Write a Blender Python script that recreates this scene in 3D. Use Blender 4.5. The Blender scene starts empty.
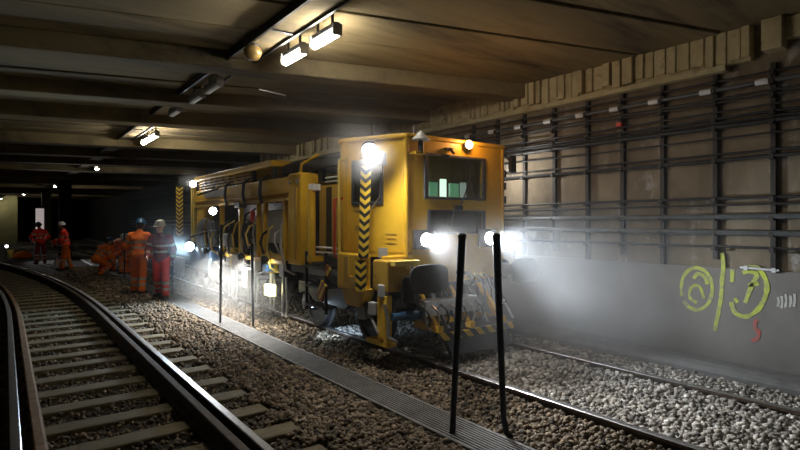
import bpy, math, random
import numpy as np
from mathutils import Vector, Matrix, noise as mnoise

random.seed(7); rng = np.random.default_rng(7)
scene = bpy.context.scene
C = scene.collection

# ------------------------------------------------------------------ camera, world, exposure
CAM_H = 1.68
YAW = math.radians(37.22)                     # camera turned towards the far wall
cam_d = bpy.data.cameras.new('camera'); cam = bpy.data.objects.new('camera', cam_d); C.objects.link(cam)
cam.location = (0, 0, CAM_H); cam.rotation_euler = (math.pi/2, 0, -YAW)
cam_d.sensor_width = 36; cam_d.lens = 520*36/800; cam_d.shift_y = -3/800; cam_d.clip_start = 0.05; cam_d.clip_end = 300
scene.camera = cam
w = bpy.data.worlds.new('tunnel_air'); scene.world = w; w.use_nodes = True
w.node_tree.nodes['Background'].inputs[0].default_value = (0.5, 0.55, 0.6, 1)
w.node_tree.nodes['Background'].inputs[1].default_value = 0.002
scene.view_settings.view_transform = 'Standard'
try: scene.view_settings.look = 'None'
except Exception: pass
scene.view_settings.gamma = 1; scene.view_settings.use_curve_mapping = False
scene.view_settings.exposure = -0.3
cy = scene.cycles
cy.use_denoising = True
cy.max_bounces = 6; cy.diffuse_bounces = 3; cy.glossy_bounces = 3; cy.transmission_bounces = 4; cy.volume_bounces = 0
cy.sample_clamp_indirect = 4; cy.sample_clamp_direct = 0
cy.volume_step_rate = 2.0; cy.volume_max_steps = 96
TUBE = 84.0          # ceiling tube radiance
HEAD_W = 720.0       # head lamp spot power
WORK_W = 170.0        # work lamps
HAZE = 0.115

cS, sS = math.cos(YAW), math.sin(YAW)
def on_x(px, py, X):
    """Where the sight line through (px,py) meets the upright plane at X."""
    q = (px-400)/520; Y = X*(cS-sS*q)/(sS+cS*q); d = sS*X+cS*Y
    return Vector((X, Y, CAM_H+(222-py)*d/520))

# ------------------------------------------------------------------ materials
def new_mat(name):
    m = bpy.data.materials.new(name); m.use_nodes = True
    return m, m.node_tree.nodes, m.node_tree.links, m.node_tree.nodes['Principled BSDF']
def rough_mat(name, c1, c2, scale=4, rough=.7, metal=0, bump=.1, bscale=None, detail=6, stretch=(1,1,1), c3=None, c3scale=1.2, c3lo=.55, c3hi=.7, spec=.5):
    m, n, l, b = new_mat(name)
    tc = n.new('ShaderNodeTexCoord'); mp = n.new('ShaderNodeMapping'); mp.inputs['Scale'].default_value = stretch
    l.new(tc.outputs['Object'], mp.inputs['Vector'])
    nz = n.new('ShaderNodeTexNoise'); nz.inputs['Scale'].default_value = scale; nz.inputs['Detail'].default_value = detail; nz.inputs['Roughness'].default_value = .62
    l.new(mp.outputs[0], nz.inputs['Vector'])
    rp = n.new('ShaderNodeValToRGB'); rp.color_ramp.elements[0].position = .32; rp.color_ramp.elements[1].position = .68
    rp.color_ramp.elements[0].color = (*c1, 1); rp.color_ramp.elements[1].color = (*c2, 1)
    l.new(nz.outputs['Fac'], rp.inputs['Fac']); col = rp.outputs['Color']
    if c3:
        n3 = n.new('ShaderNodeTexNoise'); n3.inputs['Scale'].default_value = c3scale; n3.inputs['Detail'].default_value = 8; n3.inputs['Roughness'].default_value = .7
        l.new(mp.outputs[0], n3.inputs['Vector'])
        mr = n.new('ShaderNodeMapRange'); mr.inputs[1].default_value = c3lo; mr.inputs[2].default_value = c3hi
        l.new(n3.outputs['Fac'], mr.inputs[0])
        mx = n.new('ShaderNodeMix'); mx.data_type = 'RGBA'; l.new(mr.outputs[0], mx.inputs['Factor'])
        l.new(col, mx.inputs['A']); mx.inputs['B'].default_value = (*c3, 1); col = mx.outputs['Result']
    l.new(col, b.inputs['Base Color'])
    b.inputs['Roughness'].default_value = rough; b.inputs['Metallic'].default_value = metal; b.inputs['Specular IOR Level'].default_value = spec
    if bump:
        nb = n.new('ShaderNodeTexNoise'); nb.inputs['Scale'].default_value = bscale or scale*6; nb.inputs['Detail'].default_value = 5
        l.new(mp.outputs[0], nb.inputs['Vector'])
        bp = n.new('ShaderNodeBump'); bp.inputs['Strength'].default_value = bump; bp.inputs['Distance'].default_value = .03
        l.new(nb.outputs['Fac'], bp.inputs['Height']); l.new(bp.outputs[0], b.inputs['Normal'])
    return m
def emit_mat(name, col, s):
    m, n, l, b = new_mat(name); b.inputs['Base Color'].default_value = (.8, .8, .8, 1)
    b.inputs['Emission Color'].default_value = (*col, 1); b.inputs['Emission Strength'].default_value = s
    return m
def stripe_mat(name, axis_v, axis_h, pitch, c1, c2, chevron=True, ctr=0.0, slope=1.0):
    m, n, l, b = new_mat(name); tc = n.new('ShaderNodeTexCoord'); sp = n.new('ShaderNodeSeparateXYZ'); l.new(tc.outputs['Object'], sp.inputs[0])
    def mth(op, a, v=None):
        x = n.new('ShaderNodeMath'); x.operation = op
        for i, k in enumerate((a, v)):
            if k is None: continue
            if isinstance(k, (int, float)): x.inputs[i].default_value = k
            else: l.new(k, x.inputs[i])
        return x.outputs[0]
    h = mth('SUBTRACT', sp.outputs[axis_h], ctr)
    if chevron: h = mth('ABSOLUTE', h)
    t = mth('ADD', sp.outputs[axis_v], mth('MULTIPLY', h, slope))
    f = mth('FRACT', mth('DIVIDE', mth('ADD', t, 50.0), pitch)); g = mth('GREATER_THAN', f, .5)
    nz = n.new('ShaderNodeTexNoise'); nz.inputs['Scale'].default_value = 14; l.new(tc.outputs['Object'], nz.inputs['Vector'])
    mx = n.new('ShaderNodeMix'); mx.data_type = 'RGBA'; l.new(g, mx.inputs['Factor']); mx.inputs['A'].default_value = (*c1, 1); mx.inputs['B'].default_value = (*c2, 1)
    m2 = n.new('ShaderNodeMix'); m2.data_type = 'RGBA'; m2.blend_type = 'MULTIPLY'; m2.inputs['Factor'].default_value = .5
    l.new(mx.outputs['Result'], m2.inputs['A']); l.new(nz.outputs['Fac'], m2.inputs['B'])
    l.new(m2.outputs['Result'], b.inputs['Base Color']); b.inputs['Roughness'].default_value = .5
    return m
def glass_mat(name, tint=(.75, .85, .8), rough=.03):
    m, n, l, b = new_mat(name)
    b.inputs['Base Color'].default_value = (*tint, 1); b.inputs['Transmission Weight'].default_value = .0
    tr = n.new('ShaderNodeBsdfTransparent'); tr.inputs[0].default_value = (*tint, 1)
    gl = n.new('ShaderNodeBsdfGlossy'); gl.inputs['Roughness'].default_value = rough
    fr = n.new('ShaderNodeLayerWeight'); fr.inputs[0].default_value = .18
    mr = n.new('ShaderNodeMapRange'); mr.inputs[3].default_value = .03; mr.inputs[4].default_value = .7; l.new(fr.outputs['Facing'], mr.inputs[0])
    mx = n.new('ShaderNodeMixShader'); l.new(mr.outputs[0], mx.inputs[0]); l.new(tr.outputs[0], mx.inputs[1]); l.new(gl.outputs[0], mx.inputs[2])
    l.new(mx.outputs[0], n['Material Output'].inputs['Surface'])
    return m

M = {}
M['wall'] = rough_mat('stained_concrete', (.12, .092, .056), (.24, .19, .125), 1.6, .85, bump=.35, bscale=9, c3=(.40, .385, .36), c3scale=2.2, c3lo=.56, c3hi=.68, stretch=(1, 1, .55))
M['wall_low'] = rough_mat('lower_concrete', (.16, .148, .13), (.235, .22, .20), 1.2, .8, bump=.15, bscale=8, c3=(.16, .13, .10), c3scale=1.1, c3lo=.58, c3hi=.75)
M['ceiling'] = rough_mat('sooty_board_concrete', (.17, .13, .06), (.35, .275, .145), 1.1, .9, bump=.3, bscale=7, c3=(.055, .045, .03), c3scale=.55, c3lo=.46, c3hi=.66, stretch=(.35, 2.4, 1))
M['fascia'] = rough_mat('ochre_concrete', (.34, .28, .15), (.54, .46, .27), 3, .9, bump=.3, c3=(.12, .09, .05), c3scale=3, c3lo=.55, c3hi=.7)
M['dark_concrete'] = rough_mat('dark_concrete', (.05, .045, .04), (.11, .10, .085), 1.5, .9, bump=.2)
M['far_shade'] = rough_mat('far_shade_concrete', (.012, .012, .012), (.03, .03, .03), 1.5, .9, bump=.2)  # near-black tone: shade of the tunnel depth put into the colour
M['olive_concrete'] = rough_mat('olive_concrete', (.22, .21, .09), (.34, .32, .15), 1.5, .9, bump=.2)
M['ballast_bed'] = rough_mat('ballast_fines', (.035, .030, .024), (.10, .09, .075), 14, .95, bump=1.0, bscale=30)
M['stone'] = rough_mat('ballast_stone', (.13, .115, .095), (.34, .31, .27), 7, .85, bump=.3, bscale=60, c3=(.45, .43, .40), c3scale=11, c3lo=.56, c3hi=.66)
M['stone_brown'] = rough_mat('brake_dust_ballast', (.075, .055, .034), (.20, .15, .095), 7, .85, bump=.3, bscale=60, c3=(.30, .26, .21), c3scale=11, c3lo=.56, c3hi=.66)
for k_ in ('stone', 'stone_brown'):
    n_ = M[k_].node_tree.nodes; l_ = M[k_].node_tree.links; b_ = n_['Principled BSDF']; src = b_.inputs['Base Color'].links[0].from_socket
    ge = n_.new('ShaderNodeNewGeometry'); mr_ = n_.new('ShaderNodeMapRange'); mr_.inputs[3].default_value = .30; mr_.inputs[4].default_value = 1.75; l_.new(ge.outputs['Random Per Island'], mr_.inputs[0])
    mx_ = n_.new('ShaderNodeVectorMath'); mx_.operation = 'SCALE'; l_.new(src, mx_.inputs[0]); l_.new(mr_.outputs[0], mx_.inputs['Scale']); l_.new(mx_.outputs[0], b_.inputs['Base Color'])
M['sleeper'] = rough_mat('weathered_timber', (.10, .083, .045), (.21, .175, .10), 3, .85, bump=.4, bscale=10, stretch=(1.2, 9, 4), c3=(.08, .06, .04), c3scale=2.5)
M['rail_rust'] = rough_mat('rusty_rail', (.05, .035, .025), (.11, .075, .05), 9, .75, .4, .2)
M['rail_head'] = rough_mat('worn_rail_head', (.42, .42, .43), (.60, .60, .61), 20, .33, 1.0, .05)
M['guard'] = rough_mat('rusty_guard_rail', (.16, .10, .055), (.30, .20, .11), 8, .75, .1, .2)
M['trough'] = rough_mat('grey_trough_cover', (.11, .105, .10), (.19, .185, .18), 6, .6, .1, .15)
M['yellow'] = rough_mat('machine_yellow', (.68, .39, .018), (.82, .51, .035), 3.0, .42, 0, .03, c3=(.42, .25, .035), c3scale=2.6, c3lo=.58, c3hi=.78)
M['yellow_b'] = rough_mat('handrail_yellow', (.72, .55, .10), (.85, .66, .16), 6, .4, 0, .02)
M['brown_yellow'] = rough_mat('grimy_yellow_panel', (.42, .25, .03), (.56, .35, .05), 3, .55, 0, .05, c3=(.14, .09, .03), c3scale=3)
M['black'] = rough_mat('greasy_black_steel', (.012, .012, .013), (.035, .034, .034), 7, .45, .2, .1)
M['dark'] = rough_mat('dark_grey_steel', (.04, .042, .046), (.085, .088, .095), 6, .5, .3, .1)
M['grey'] = rough_mat('grey_panel', (.30, .30, .30), (.42, .42, .41), 4, .6, 0, .05)
M['white'] = rough_mat('pale_grey_paint', (.62, .62, .62), (.78, .78, .77), 5, .5, 0, .03)
M['silver'] = rough_mat('bright_steel', (.5, .5, .5), (.75, .75, .76), 14, .28, 1.0, .1)
M['blue'] = rough_mat('dark_blue_paint', (.015, .05, .11), (.03, .09, .18), 5, .45, 0, .05)
M['red'] = rough_mat('red_paint', (.45, .03, .02), (.62, .06, .03), 8, .5, 0, .03)
M['rubber'] = rough_mat('black_rubber', (.012, .012, .012), (.03, .03, .03), 10, .65, 0, .1)
M['cable'] = rough_mat('black_cable', (.010, .010, .010), (.025, .024, .023), 8, .55, 0, 0)
M['pipe'] = rough_mat('grey_pipe', (.045, .05, .05), (.09, .095, .095), 5, .45, 0, .03)
M['sleeve'] = rough_mat('white_sleeve', (.55, .56, .58), (.75, .76, .78), 9, .45, 0, .02)
M['post'] = rough_mat('blackened_steel', (.015, .013, .011), (.04, .034, .028), 8, .6, .3, .1)
M['pole'] = rough_mat('dark_pole_steel', (.018, .022, .028), (.04, .05, .06), 12, .35, .4, .05)
M['hazard'] = stripe_mat('hazard_chevrons', 2, 0, .105, (.80, .52, .03), (.012, .012, .012), True, 0.0, -.9)
M['hazard_bar'] = stripe_mat('hazard_bar', 0, 2, .20, (.80, .55, .04), (.012, .012, .012), False, 0, 1.0)
M['glass'] = glass_mat('cab_glass')
M['glass_dark'] = glass_mat('tinted_glass', (.35, .42, .42), .06)
M['tube_on'] = emit_mat('lit_tube', (1, .93, .80), TUBE)
M['tube_off'] = rough_mat('unlit_tube', (.45, .45, .42), (.6, .6, .57), 9, .3, 0, 0)
M['lens'] = emit_mat('headlamp_lens', (.93, .97, 1), 160)
M['lens_b'] = emit_mat('bluish_lamp_lens', (.62, .82, 1), 60)
M['lens_w'] = emit_mat('work_lamp_lens', (1, .97, .92), 70)
M['lens_o'] = emit_mat('amber_lamp_lens', (1, .52, .20), 45)
M['screen'] = emit_mat('green_screen', (.10, .45, .28), .6)
M['white_lit'] = emit_mat('lit_instrument', (.9, 1, .9), 2.2)
M['sign_glow'] = emit_mat('glowing_board', (.9, .78, .74), .42)  # emission added so the board stays pale without light on it
M['yellow_lit'] = emit_mat('lit_yellow_lamp', (1, .9, .35), 4)
M['orange_f'] = rough_mat('orange_fabric', (.95, .16, .008), (1.0, .24, .015), 9, .8, 0, .25, bscale=22)
M['red_f'] = rough_mat('red_fabric', (.85, .03, .012), (.98, .06, .025), 9, .8, 0, .25, bscale=22)
M['dkred_f'] = rough_mat('dark_red_fabric', (.16, .014, .012), (.28, .03, .022), 9, .8, 0, .25, bscale=22)
M['reflect'] = rough_mat('reflective_band', (.42, .36, .26), (.6, .52, .4), 20, .35, .2, 0)
M['navy_f'] = rough_mat('navy_fabric', (.02, .03, .06), (.05, .06, .11), 9, .8, 0, .2)
M['skin'] = rough_mat('skin', (.50, .28, .20), (.60, .36, .26), 8, .55, 0, 0)
M['hair'] = rough_mat('hair', (.02, .015, .01), (.05, .035, .02), 30, .6, 0, .2)
M['boot'] = rough_mat('boot_leather', (.02, .018, .015), (.05, .04, .03), 12, .6, 0, .1)
M['helm_blue'] = rough_mat('blue_helmet', (.02, .10, .22), (.03, .14, .28), 4, .35, 0, 0)
M['helm_white'] = rough_mat('white_helmet', (.62, .62, .60), (.72, .72, .70), 4, .35, 0, 0)
M['eye'] = rough_mat('eye', (.02, .02, .02), (.04, .03, .03), 4, .2, 0, 0)
M['spray_y'] = rough_mat('yellow_spray_paint', (.36, .38, .10), (.60, .70, .06), 9, .8, 0, 0, c3=(.30, .29, .22), c3scale=12, c3lo=.52, c3hi=.62)
M['spray_r'] = rough_mat('red_spray_paint', (.30, .16, .13), (.55, .09, .07), 9, .8, 0, 0)
M['chalk'] = rough_mat('pale_chalk', (.45, .45, .42), (.6, .6, .56), 14, .8, 0, 0)
M['amber_globe'] = rough_mat('dull_amber_glass', (.20, .13, .04), (.30, .20, .07), 5, .3, 0, 0)

# ------------------------------------------------------------------ mesh helpers
class MB:
    def __init__(s): s.v = []; s.f = []; s.m = []; s.cur = 0
    def add(s, vs, fs):
        o = len(s.v); s.v += [tuple(v) for v in vs]; s.f += [tuple(i+o for i in f) for f in fs]; s.m += [s.cur]*len(fs); return s
    def box(s, c, d, rot=None):
        x, y, z = (k/2 for k in d); vs = [Vector((a*x, b*y, e*z)) for e in (-1, 1) for b in (-1, 1) for a in (-1, 1)]
        if rot is not None:
            R = rot if isinstance(rot, Matrix) else Matrix.Rotation(rot, 3, 'Z'); vs = [R @ v for v in vs]
        return s.add([v+Vector(c) for v in vs], [(0, 2, 3, 1), (4, 5, 7, 6), (0, 1, 5, 4), (2, 6, 7, 3), (0, 4, 6, 2), (1, 3, 7, 5)])
    def bx(s, x0, x1, y0, y1, z0, z1): return s.box(((x0+x1)/2, (y0+y1)/2, (z0+z1)/2), (abs(x1-x0), abs(y1-y0), abs(z1-z0)))
    def tube(s, pts, r, n=10, cap=True):
        pts = [Vector(p) for p in pts]; rs = r if isinstance(r, (list, tuple)) else [r]*len(pts); rings = []; up = None
        for i, p in enumerate(pts):
            t = (pts[min(i+1, len(pts)-1)]-pts[max(i-1, 0)]).normalized()
            if up is None: up = Vector((0, 0, 1)) if abs(t.z) < .9 else Vector((1, 0, 0))
            a = t.cross(up).normalized(); b = a.cross(t).normalized(); up = b
            rings.append([p+a*math.cos(2*math.pi*k/n)*rs[i]+b*math.sin(2*math.pi*k/n)*rs[i] for k in range(n)])
        vs = [v for q in rings for v in q]; fs = []
        for i in range(len(pts)-1):
            for k in range(n): k2 = (k+1) % n; fs.append((i*n+k, (i+1)*n+k, (i+1)*n+k2, i*n+k2))
        if cap: fs.append(tuple(range(n))); fs.append(tuple(reversed(range((len(pts)-1)*n, len(pts)*n))))
        return s.add(vs, fs)
    def lathe(s, prof, c, axis=(0, 0, 1), n=24):
        """prof: (radius, distance along axis)"""
        ax = Vector(axis).normalized(); u = ax.orthogonal().normalized(); v = ax.cross(u); c = Vector(c); vs = []; fs = []
        for r, h in prof: vs += [c+ax*h+(u*math.cos(2*math.pi*k/n)+v*math.sin(2*math.pi*k/n))*max(r, 1e-4) for k in range(n)]
        for i in range(len(prof)-1):
            for k in range(n): k2 = (k+1) % n; fs.append((i*n+k, i*n+k2, (i+1)*n+k2, (i+1)*n+k))
        fs.append(tuple(reversed(range(n)))); fs.append(tuple(range((len(prof)-1)*n, len(prof)*n)))
        return s.add(vs, fs)
    def prism(s, poly, a, b, axis='z'):
        """closed 2D outline swept from a to b along the axis"""
        def P(p, h): return {'z': (p[0], p[1], h), 'y': (p[0], h, p[1]), 'x': (h, p[0], p[1])}[axis]
        n = len(poly); vs = [P(p, a) for p in poly]+[P(p, b) for p in poly]
        fs = [tuple(reversed(range(n))), tuple(range(n, 2*n))]+[(i, (i+1) % n, n+(i+1) % n, n+i) for i in range(n)]
        return s.add(vs, fs)
    def sweep(s, prof, path, close=True):
        """profile (lateral,z) carried along a path of (x,y,z) lying near Y"""
        n = len(prof); vs = []; fs = []; path = [Vector(p) for p in path]
        for i, p in enumerate(path):
            t = path[min(i+1, len(path)-1)]-path[max(i-1, 0)]; t.z = 0; t.normalize(); sd = Vector((t.y, -t.x, 0))
            vs += [p+sd*a+Vector((0, 0, b)) for a, b in prof]
        for i in range(len(path)-1):
            for k in range(n if close else n-1): k2 = (k+1) % n; fs.append((i*n+k, i*n+k2, (i+1)*n+k2, (i+1)*n+k))
        if close: fs.append(tuple(reversed(range(n)))); fs.append(tuple(range((len(path)-1)*n, len(path)*n)))
        return s.add(vs, fs)
    def holed(s, p00, p10, p11, p01, hole, t):
        """a thick quad panel with one rectangular opening, hole=(u0,v0,u1,v1); t = thickness vector"""
        A, B, D, E = map(Vector, (p00, p10, p11, p01)); t = Vector(t)
        def at(u, v): return (A*(1-u)+B*u)*(1-v)+(E*(1-u)+D*u)*v
        u0, v0, u1, v1 = hole; o = [at(0, 0), at(1, 0), at(1, 1), at(0, 1)]; i = [at(u0, v0), at(u1, v0), at(u1, v1), at(u0, v1)]
        vs = o+i+[p+t for p in o]+[p+t for p in i]; fs = []
        for k in range(4):
            j = (k+1) % 4; fs += [(k, j, 4+j, 4+k), (8+j, 8+k, 12+k, 12+j), (4+k, 4+j, 12+j, 12+k), (j, k, 8+k, 8+j)]
        s.add(vs, fs); return [at(u0, v0), at(u1, v0), at(u1, v1), at(u0, v1)]
    def build(s, name, mats, parent=None, bevel=0, smooth=False, origin=None):
        me = bpy.data.meshes.new(name); o = Vector(origin) if origin is not None else Vector((0, 0, 0))
        if parent is not None:
            r = parent
            while r.parent: r = r.parent
            o = Vector(r.location)
        me.from_pydata([tuple(Vector(v)-o) for v in s.v], [], s.f)
        for m in (mats if isinstance(mats, (list, tuple)) else [mats]): me.materials.append(m)
        if any(s.m): me.polygons.foreach_set('material_index', s.m)
        import bmesh
        bm = bmesh.new(); bm.from_mesh(me); bmesh.ops.recalc_face_normals(bm, faces=bm.faces); bm.to_mesh(me); bm.free()
        ob = bpy.data.objects.new(name, me); C.objects.link(ob)
        if parent is not None: ob.parent = parent
        else: ob.location = o
        if bevel:
            b = ob.modifiers.new('edge', 'BEVEL'); b.width = bevel; b.segments = 2; b.limit_method = 'ANGLE'; b.angle_limit = .7
        if smooth:
            for p in me.polygons: p.use_smooth = True
            try:
                me.set_sharp_from_angle(angle=math.radians(42))
            except Exception: pass
        return ob
def tag(o, label, cat, group=None, kind=None):
    o['label'] = label; o['category'] = cat
    if group: o['group'] = group
    if kind: o['kind'] = kind
    return o
def struct(o, label=None, cat='structure'):
    o['kind'] = 'structure'
    if label: o['label'] = label; o['category'] = cat
    return o
def thing(name, loc, label, cat, group=None, rz=0):
    o = bpy.data.objects.new(name, None); C.objects.link(o); o.location = loc; o.rotation_euler = (0, 0, rz); o.empty_display_size = .1
    return tag(o, label, cat, group)
ORD = ['', 'first', 'second', 'third', 'fourth', 'fifth', 'sixth', 'seventh', 'eighth', 'ninth', 'tenth', 'eleventh', 'twelfth', 'thirteenth', 'fourteenth', 'fifteenth', 'sixteenth', 'seventeenth', 'eighteenth', 'nineteenth', 'twentieth']
def lamp_light(name, kind, loc, energy, color, parent, aim=None, size=.06, spot=None, blend=.6):
    d = bpy.data.lights.new(name, kind); d.energy = energy; d.color = color
    if kind == 'AREA': d.size = size
    else: d.shadow_soft_size = size
    if kind == 'SPOT': d.spot_size = math.radians(spot or 70); d.spot_blend = blend
    o = bpy.data.objects.new(name, d); C.objects.link(o)
    r = parent
    while r.parent: r = r.parent
    o.parent = parent; o.location = Vector(loc)-Vector(r.location)
    if aim is not None: o.rotation_euler = (Vector(aim)-Vector(loc)).to_track_quat('-Z', 'Y').to_euler()
    return o

# ------------------------------------------------------------------ the line of the tracks
def bend_l(Y): return -max(0, Y-11)**2/150
def bend_r(Y): return -max(0, Y-20)**2/440
LC, RC = .81, 4.88
def path_l(off, z, y0=-1.5, y1=40): return [(LC+off+bend_l(y), y, z) for y in np.arange(y0, y1+.1, .5)]
def path_r(off, z, y0=-1.5, y1=60): return [(RC+off+bend_r(y), y, z) for y in np.arange(y0, y1+.1, .75)]
def path_m(x, z, y0=-6, y1=62): return [(x+bend_r(y), y, z) for y in np.arange(y0, y1+.1, .75)]
def ground_z(X, Y):
    X = X-(bend_l(Y) if X < 2.3 else 0)
    pts = [(-9, -.2), (-.6, -.2), (1.7, -.2), (2.1, -.175), (2.6, -.13), (2.9, -.125), (3.3, -.125), (3.7, -.13), (4.0, -.09), (5.8, -.085), (6.4, -.13), (9, -.15)]
    for (a, b), (c, d) in zip(pts, pts[1:]):
        if a <= X <= c: return b+(d-b)*(X-a)/(c-a)
    return -.2

# ------------------------------------------------------------------ tunnel shell
H = 3.95; WX = 7.02
ys = list(np.arange(-8, 70.1, .35)); xs = list(np.arange(-2.6, 7.3, .22))
mb = MB(); nx = len(xs)
mb.add([(x, y, ground_z(x, y)-.02+.02*mnoise.noise((x*4, y*4, 0))) for y in ys for x in xs], [(j*nx+i, j*nx+i+1, (j+1)*nx+i+1, (j+1)*nx+i) for j in range(len(ys)-1) for i in range(nx-1)])
struct(mb.build('floor', M['ballast_bed'], smooth=True))
mb = MB(); mb.bx(-2.9, -2.6, -8, 70, -.5, H+.3); struct(mb.build('wall_left', M['dark_concrete']))
mb = MB(); mb.bx(WX, WX+.3, -8, 17, 1.12, H+.3); struct(mb.build('wall_right', M['wall']))
mb = MB(); mb.bx(WX, WX+.3, 17, 70, -.6, H+.3); struct(mb.build('wall_right_far', M['far_shade']))  # far stretch painted dark to stand in for missing light
mb = MB(); mb.bx(WX-.025, WX+.3, -8, 17, -.6, 1.12); struct(mb.build('wall_right_base', M['wall_low'], bevel=.01))
mb = MB(); mb.bx(-2.9, WX+.3, -8.3, -8, -.5, H+.3); struct(mb.build('wall_back', M['dark_concrete']))
mb = MB(); mb.bx(-2.9, .9, 58, 58.4, -.5, H+.3); struct(mb.build('wall_end', M['olive_concrete']))
mb = MB(); mb.bx(.9, WX+.3, 69.6, 70, -.5, H+.3); struct(mb.build('wall_end_deep', M['dark_concrete']))
for i, (x, y) in enumerate([(2.55, 33.0), (2.35, 45.0)]):
    mb = MB(); mb.bx(x-.28, x+.28, y-.35, y+.35, -.2, H); struct(mb.build('column_%d' % (i+1), M['olive_concrete'] if i else M['far_shade'], bevel=.03))
# ceiling: skewed planks with open joints over a dark deck, slightly uneven
mb = MB(); mb.bx(-2.9, WX+.3, -8.3, 70, H+.09, H+.3); struct(mb.build('ceiling_deck', M['dark_concrete']))
mb = MB(); tan = math.tan(math.radians(16.5)); y = -10.0; k = 0
while y < 72:
    wd = 1.02 if k % 3 else .92
    dz = [0, .018, -.01, .025, .008][k % 5]; g = .022 if k % 4 else .045
    a, b = -2.75, WX+.15
    def yy(x, yb): return yb-(x-3.1)*tan
    q = [(a, yy(a, y+g)), (b, yy(b, y+g)), (b, yy(b, y+wd-g)), (a, yy(a, y+wd-g))]
    mb.prism(q, H+dz, H+.12); y += wd; k += 1
struct(mb.build('ceiling', M['ceiling'], bevel=.012))
# downstand cross beams further in
for i, (yb, dp) in enumerate(((6.75, .20), (9.2, .22), (11.3, .26), (15.3, .26), (18.6, .2), (21.4, .2), (24.4, .2), (29, .2), (33.8, .2), (37.6, .2), (43, .2), (46.2, .2), (49.5, .2))):
    mb = MB(); a, b = -2.7, WX+.1
    mb.prism([(a, yb-(a-3.1)*tan), (b, yb-(b-3.1)*tan), (b, yb+.42-(b-3.1)*tan), (a, yb+.42-(a-3.1)*tan)], H-dp, H+.05)
    struct(mb.build('beam_%d' % (i+1), M['ceiling'], bevel=.02))
# ribbed fascia under the ceiling along the far wall
mb = MB(); mb.bx(WX-.10, WX+.05, 2.35, 17, 3.57, H+.05)
y = 2.35
while y < 16.7:
    wd = random.uniform(.06, .15); dp = random.choice((.02, .05, .08, .035)); mb.bx(WX-.10-dp, WX-.08, y, y+wd, 3.60+random.uniform(-.03, .05), H+.02); y += wd+random.uniform(.015, .05)
mb.bx(WX-.16, WX+.02, 2.6, 17, 3.50, 3.57)
struct(mb.build('trim_1', M['fascia'], bevel=.008))
mb = MB(); mb.bx(WX-.2, WX+.05, 2.02, 2.22, 3.62, H+.02); mb.bx(WX-.1, WX+.05, 1.2, 2.02, 3.72, H+.02); struct(mb.build('trim_2', M['fascia'], bevel=.01))
# low kerb / cable duct at the foot of the wall
mb = MB(); mb.sweep([(-.16, -.2), (.3, -.2), (.3, .0), (.0, .02), (-.10, .0), (-.16, -.04)], [(6.62, y, 0) for y in np.arange(-6, 66, 1)])
struct(mb.build('trim_3', M['trough'], bevel=.01))

# ------------------------------------------------------------------ rails and sleepers
RAIL = [(-.07, -.165), (.07, -.165), (.07, -.15), (.012, -.13), (.010, -.045), (.036, -.035), (.036, -.006), (.028, 0), (-.028, 0), (-.036, -.006), (-.036, -.035), (-.010, -.045), (-.012, -.13), (-.07, -.15)]
def rail(name, path, label, cat, mats, headmat=True):
    mb = MB(); mb.sweep(RAIL, path); n = len(RAIL)
    if headmat:
        for i in range((len(path)-1)*n):
            if i % n in (6, 7, 8): mb.m[i] = 1
    return tag(mb.build(name, mats, origin=path[0]), label, cat)
RM = [M['rail_rust'], M['rail_head']]
rail('running_rail', path_l(-.745, 0), 'polished running rail at the very edge of the empty curved track', 'rail', RM)
rail('running_rail', path_l(.745, 0), 'curved running rail between the empty track and the standing workers', 'rail', RM)
rail('running_rail', path_r(-.765, 0), 'shiny running rail of the machine track on the trough side', 'rail', RM)
rail('running_rail', path_r(.765, 0), 'shiny running rail of the machine track beside the graffiti wall', 'rail', RM)
G = [M['guard'], M['guard']]
rail('guard_rail', path_l(-.60, .0), 'brown rusty guard rail inside the edge rail of the empty track', 'guard rail', G, False)
rail('guard_rail', path_l(.60, .0), 'dark guard rail inside the rail nearest the ballast walkway', 'guard rail', RM, False)
y = 2.55; k = 0
while y < 27:
    k += 1; x = LC+bend_l(y); rz = math.atan2((max(0, y-11)/75), 1)
    t = thing('track_sleeper', (x, y, -.165), ('timber sleeper of the empty curved track, %s one along from the camera end' % ORD[k]) if k <= 20 else 'distant timber sleeper far down the empty curved track beyond the twentieth', 'sleeper', 'sleepers of the empty track', rz)
    def loc(mb_, name, mat, **kw):
        o = mb_.build(name, mat, **kw); o.parent = t; return o
    mb = MB(); j = random.uniform(-.03, .03); mb.box((j, 0, -.09), (2.58, .235, .18), random.uniform(-.02, .02)); loc(mb, 'timber', M['sleeper'], bevel=.015)
    if k <= 16:
        for sx in (-.745, .745):
            mb = MB(); mb.box((sx, 0, .006), (.30, .16, .02)); p = loc(mb, 'base_plate', M['rail_rust'], bevel=.003)
            for d in (-.1, .1):
                mb = MB(); mb.lathe([(.02, 0), (.02, .03), (.012, .035), (.012, .05)], (sx+d, 0, .015), n=6); c = mb.build('rail_bolt', M['rail_rust']); c.parent = p
    y += .60
# ------------------------------------------------------------------ cable trough with ridged cover between the tracks
mb = MB(); prof = [(-.20, -.2), (-.20, -.085)]
for i in range(11): a = -.19+i*.0345; prof += [(a, -.078), (a+.017, -.078), (a+.018, -.09), (a+.033, -.09)]
prof += [(.20, -.085), (.20, -.2)]
mb.sweep(prof, [(3.08, y, 0) for y in np.arange(.5, 30, .5)])
tag(mb.build('cable_trough', M['trough'], origin=(3.08, .5, -.1)), 'long grey ridged cable trough cover running between the two tracks', 'cable trough')

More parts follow.
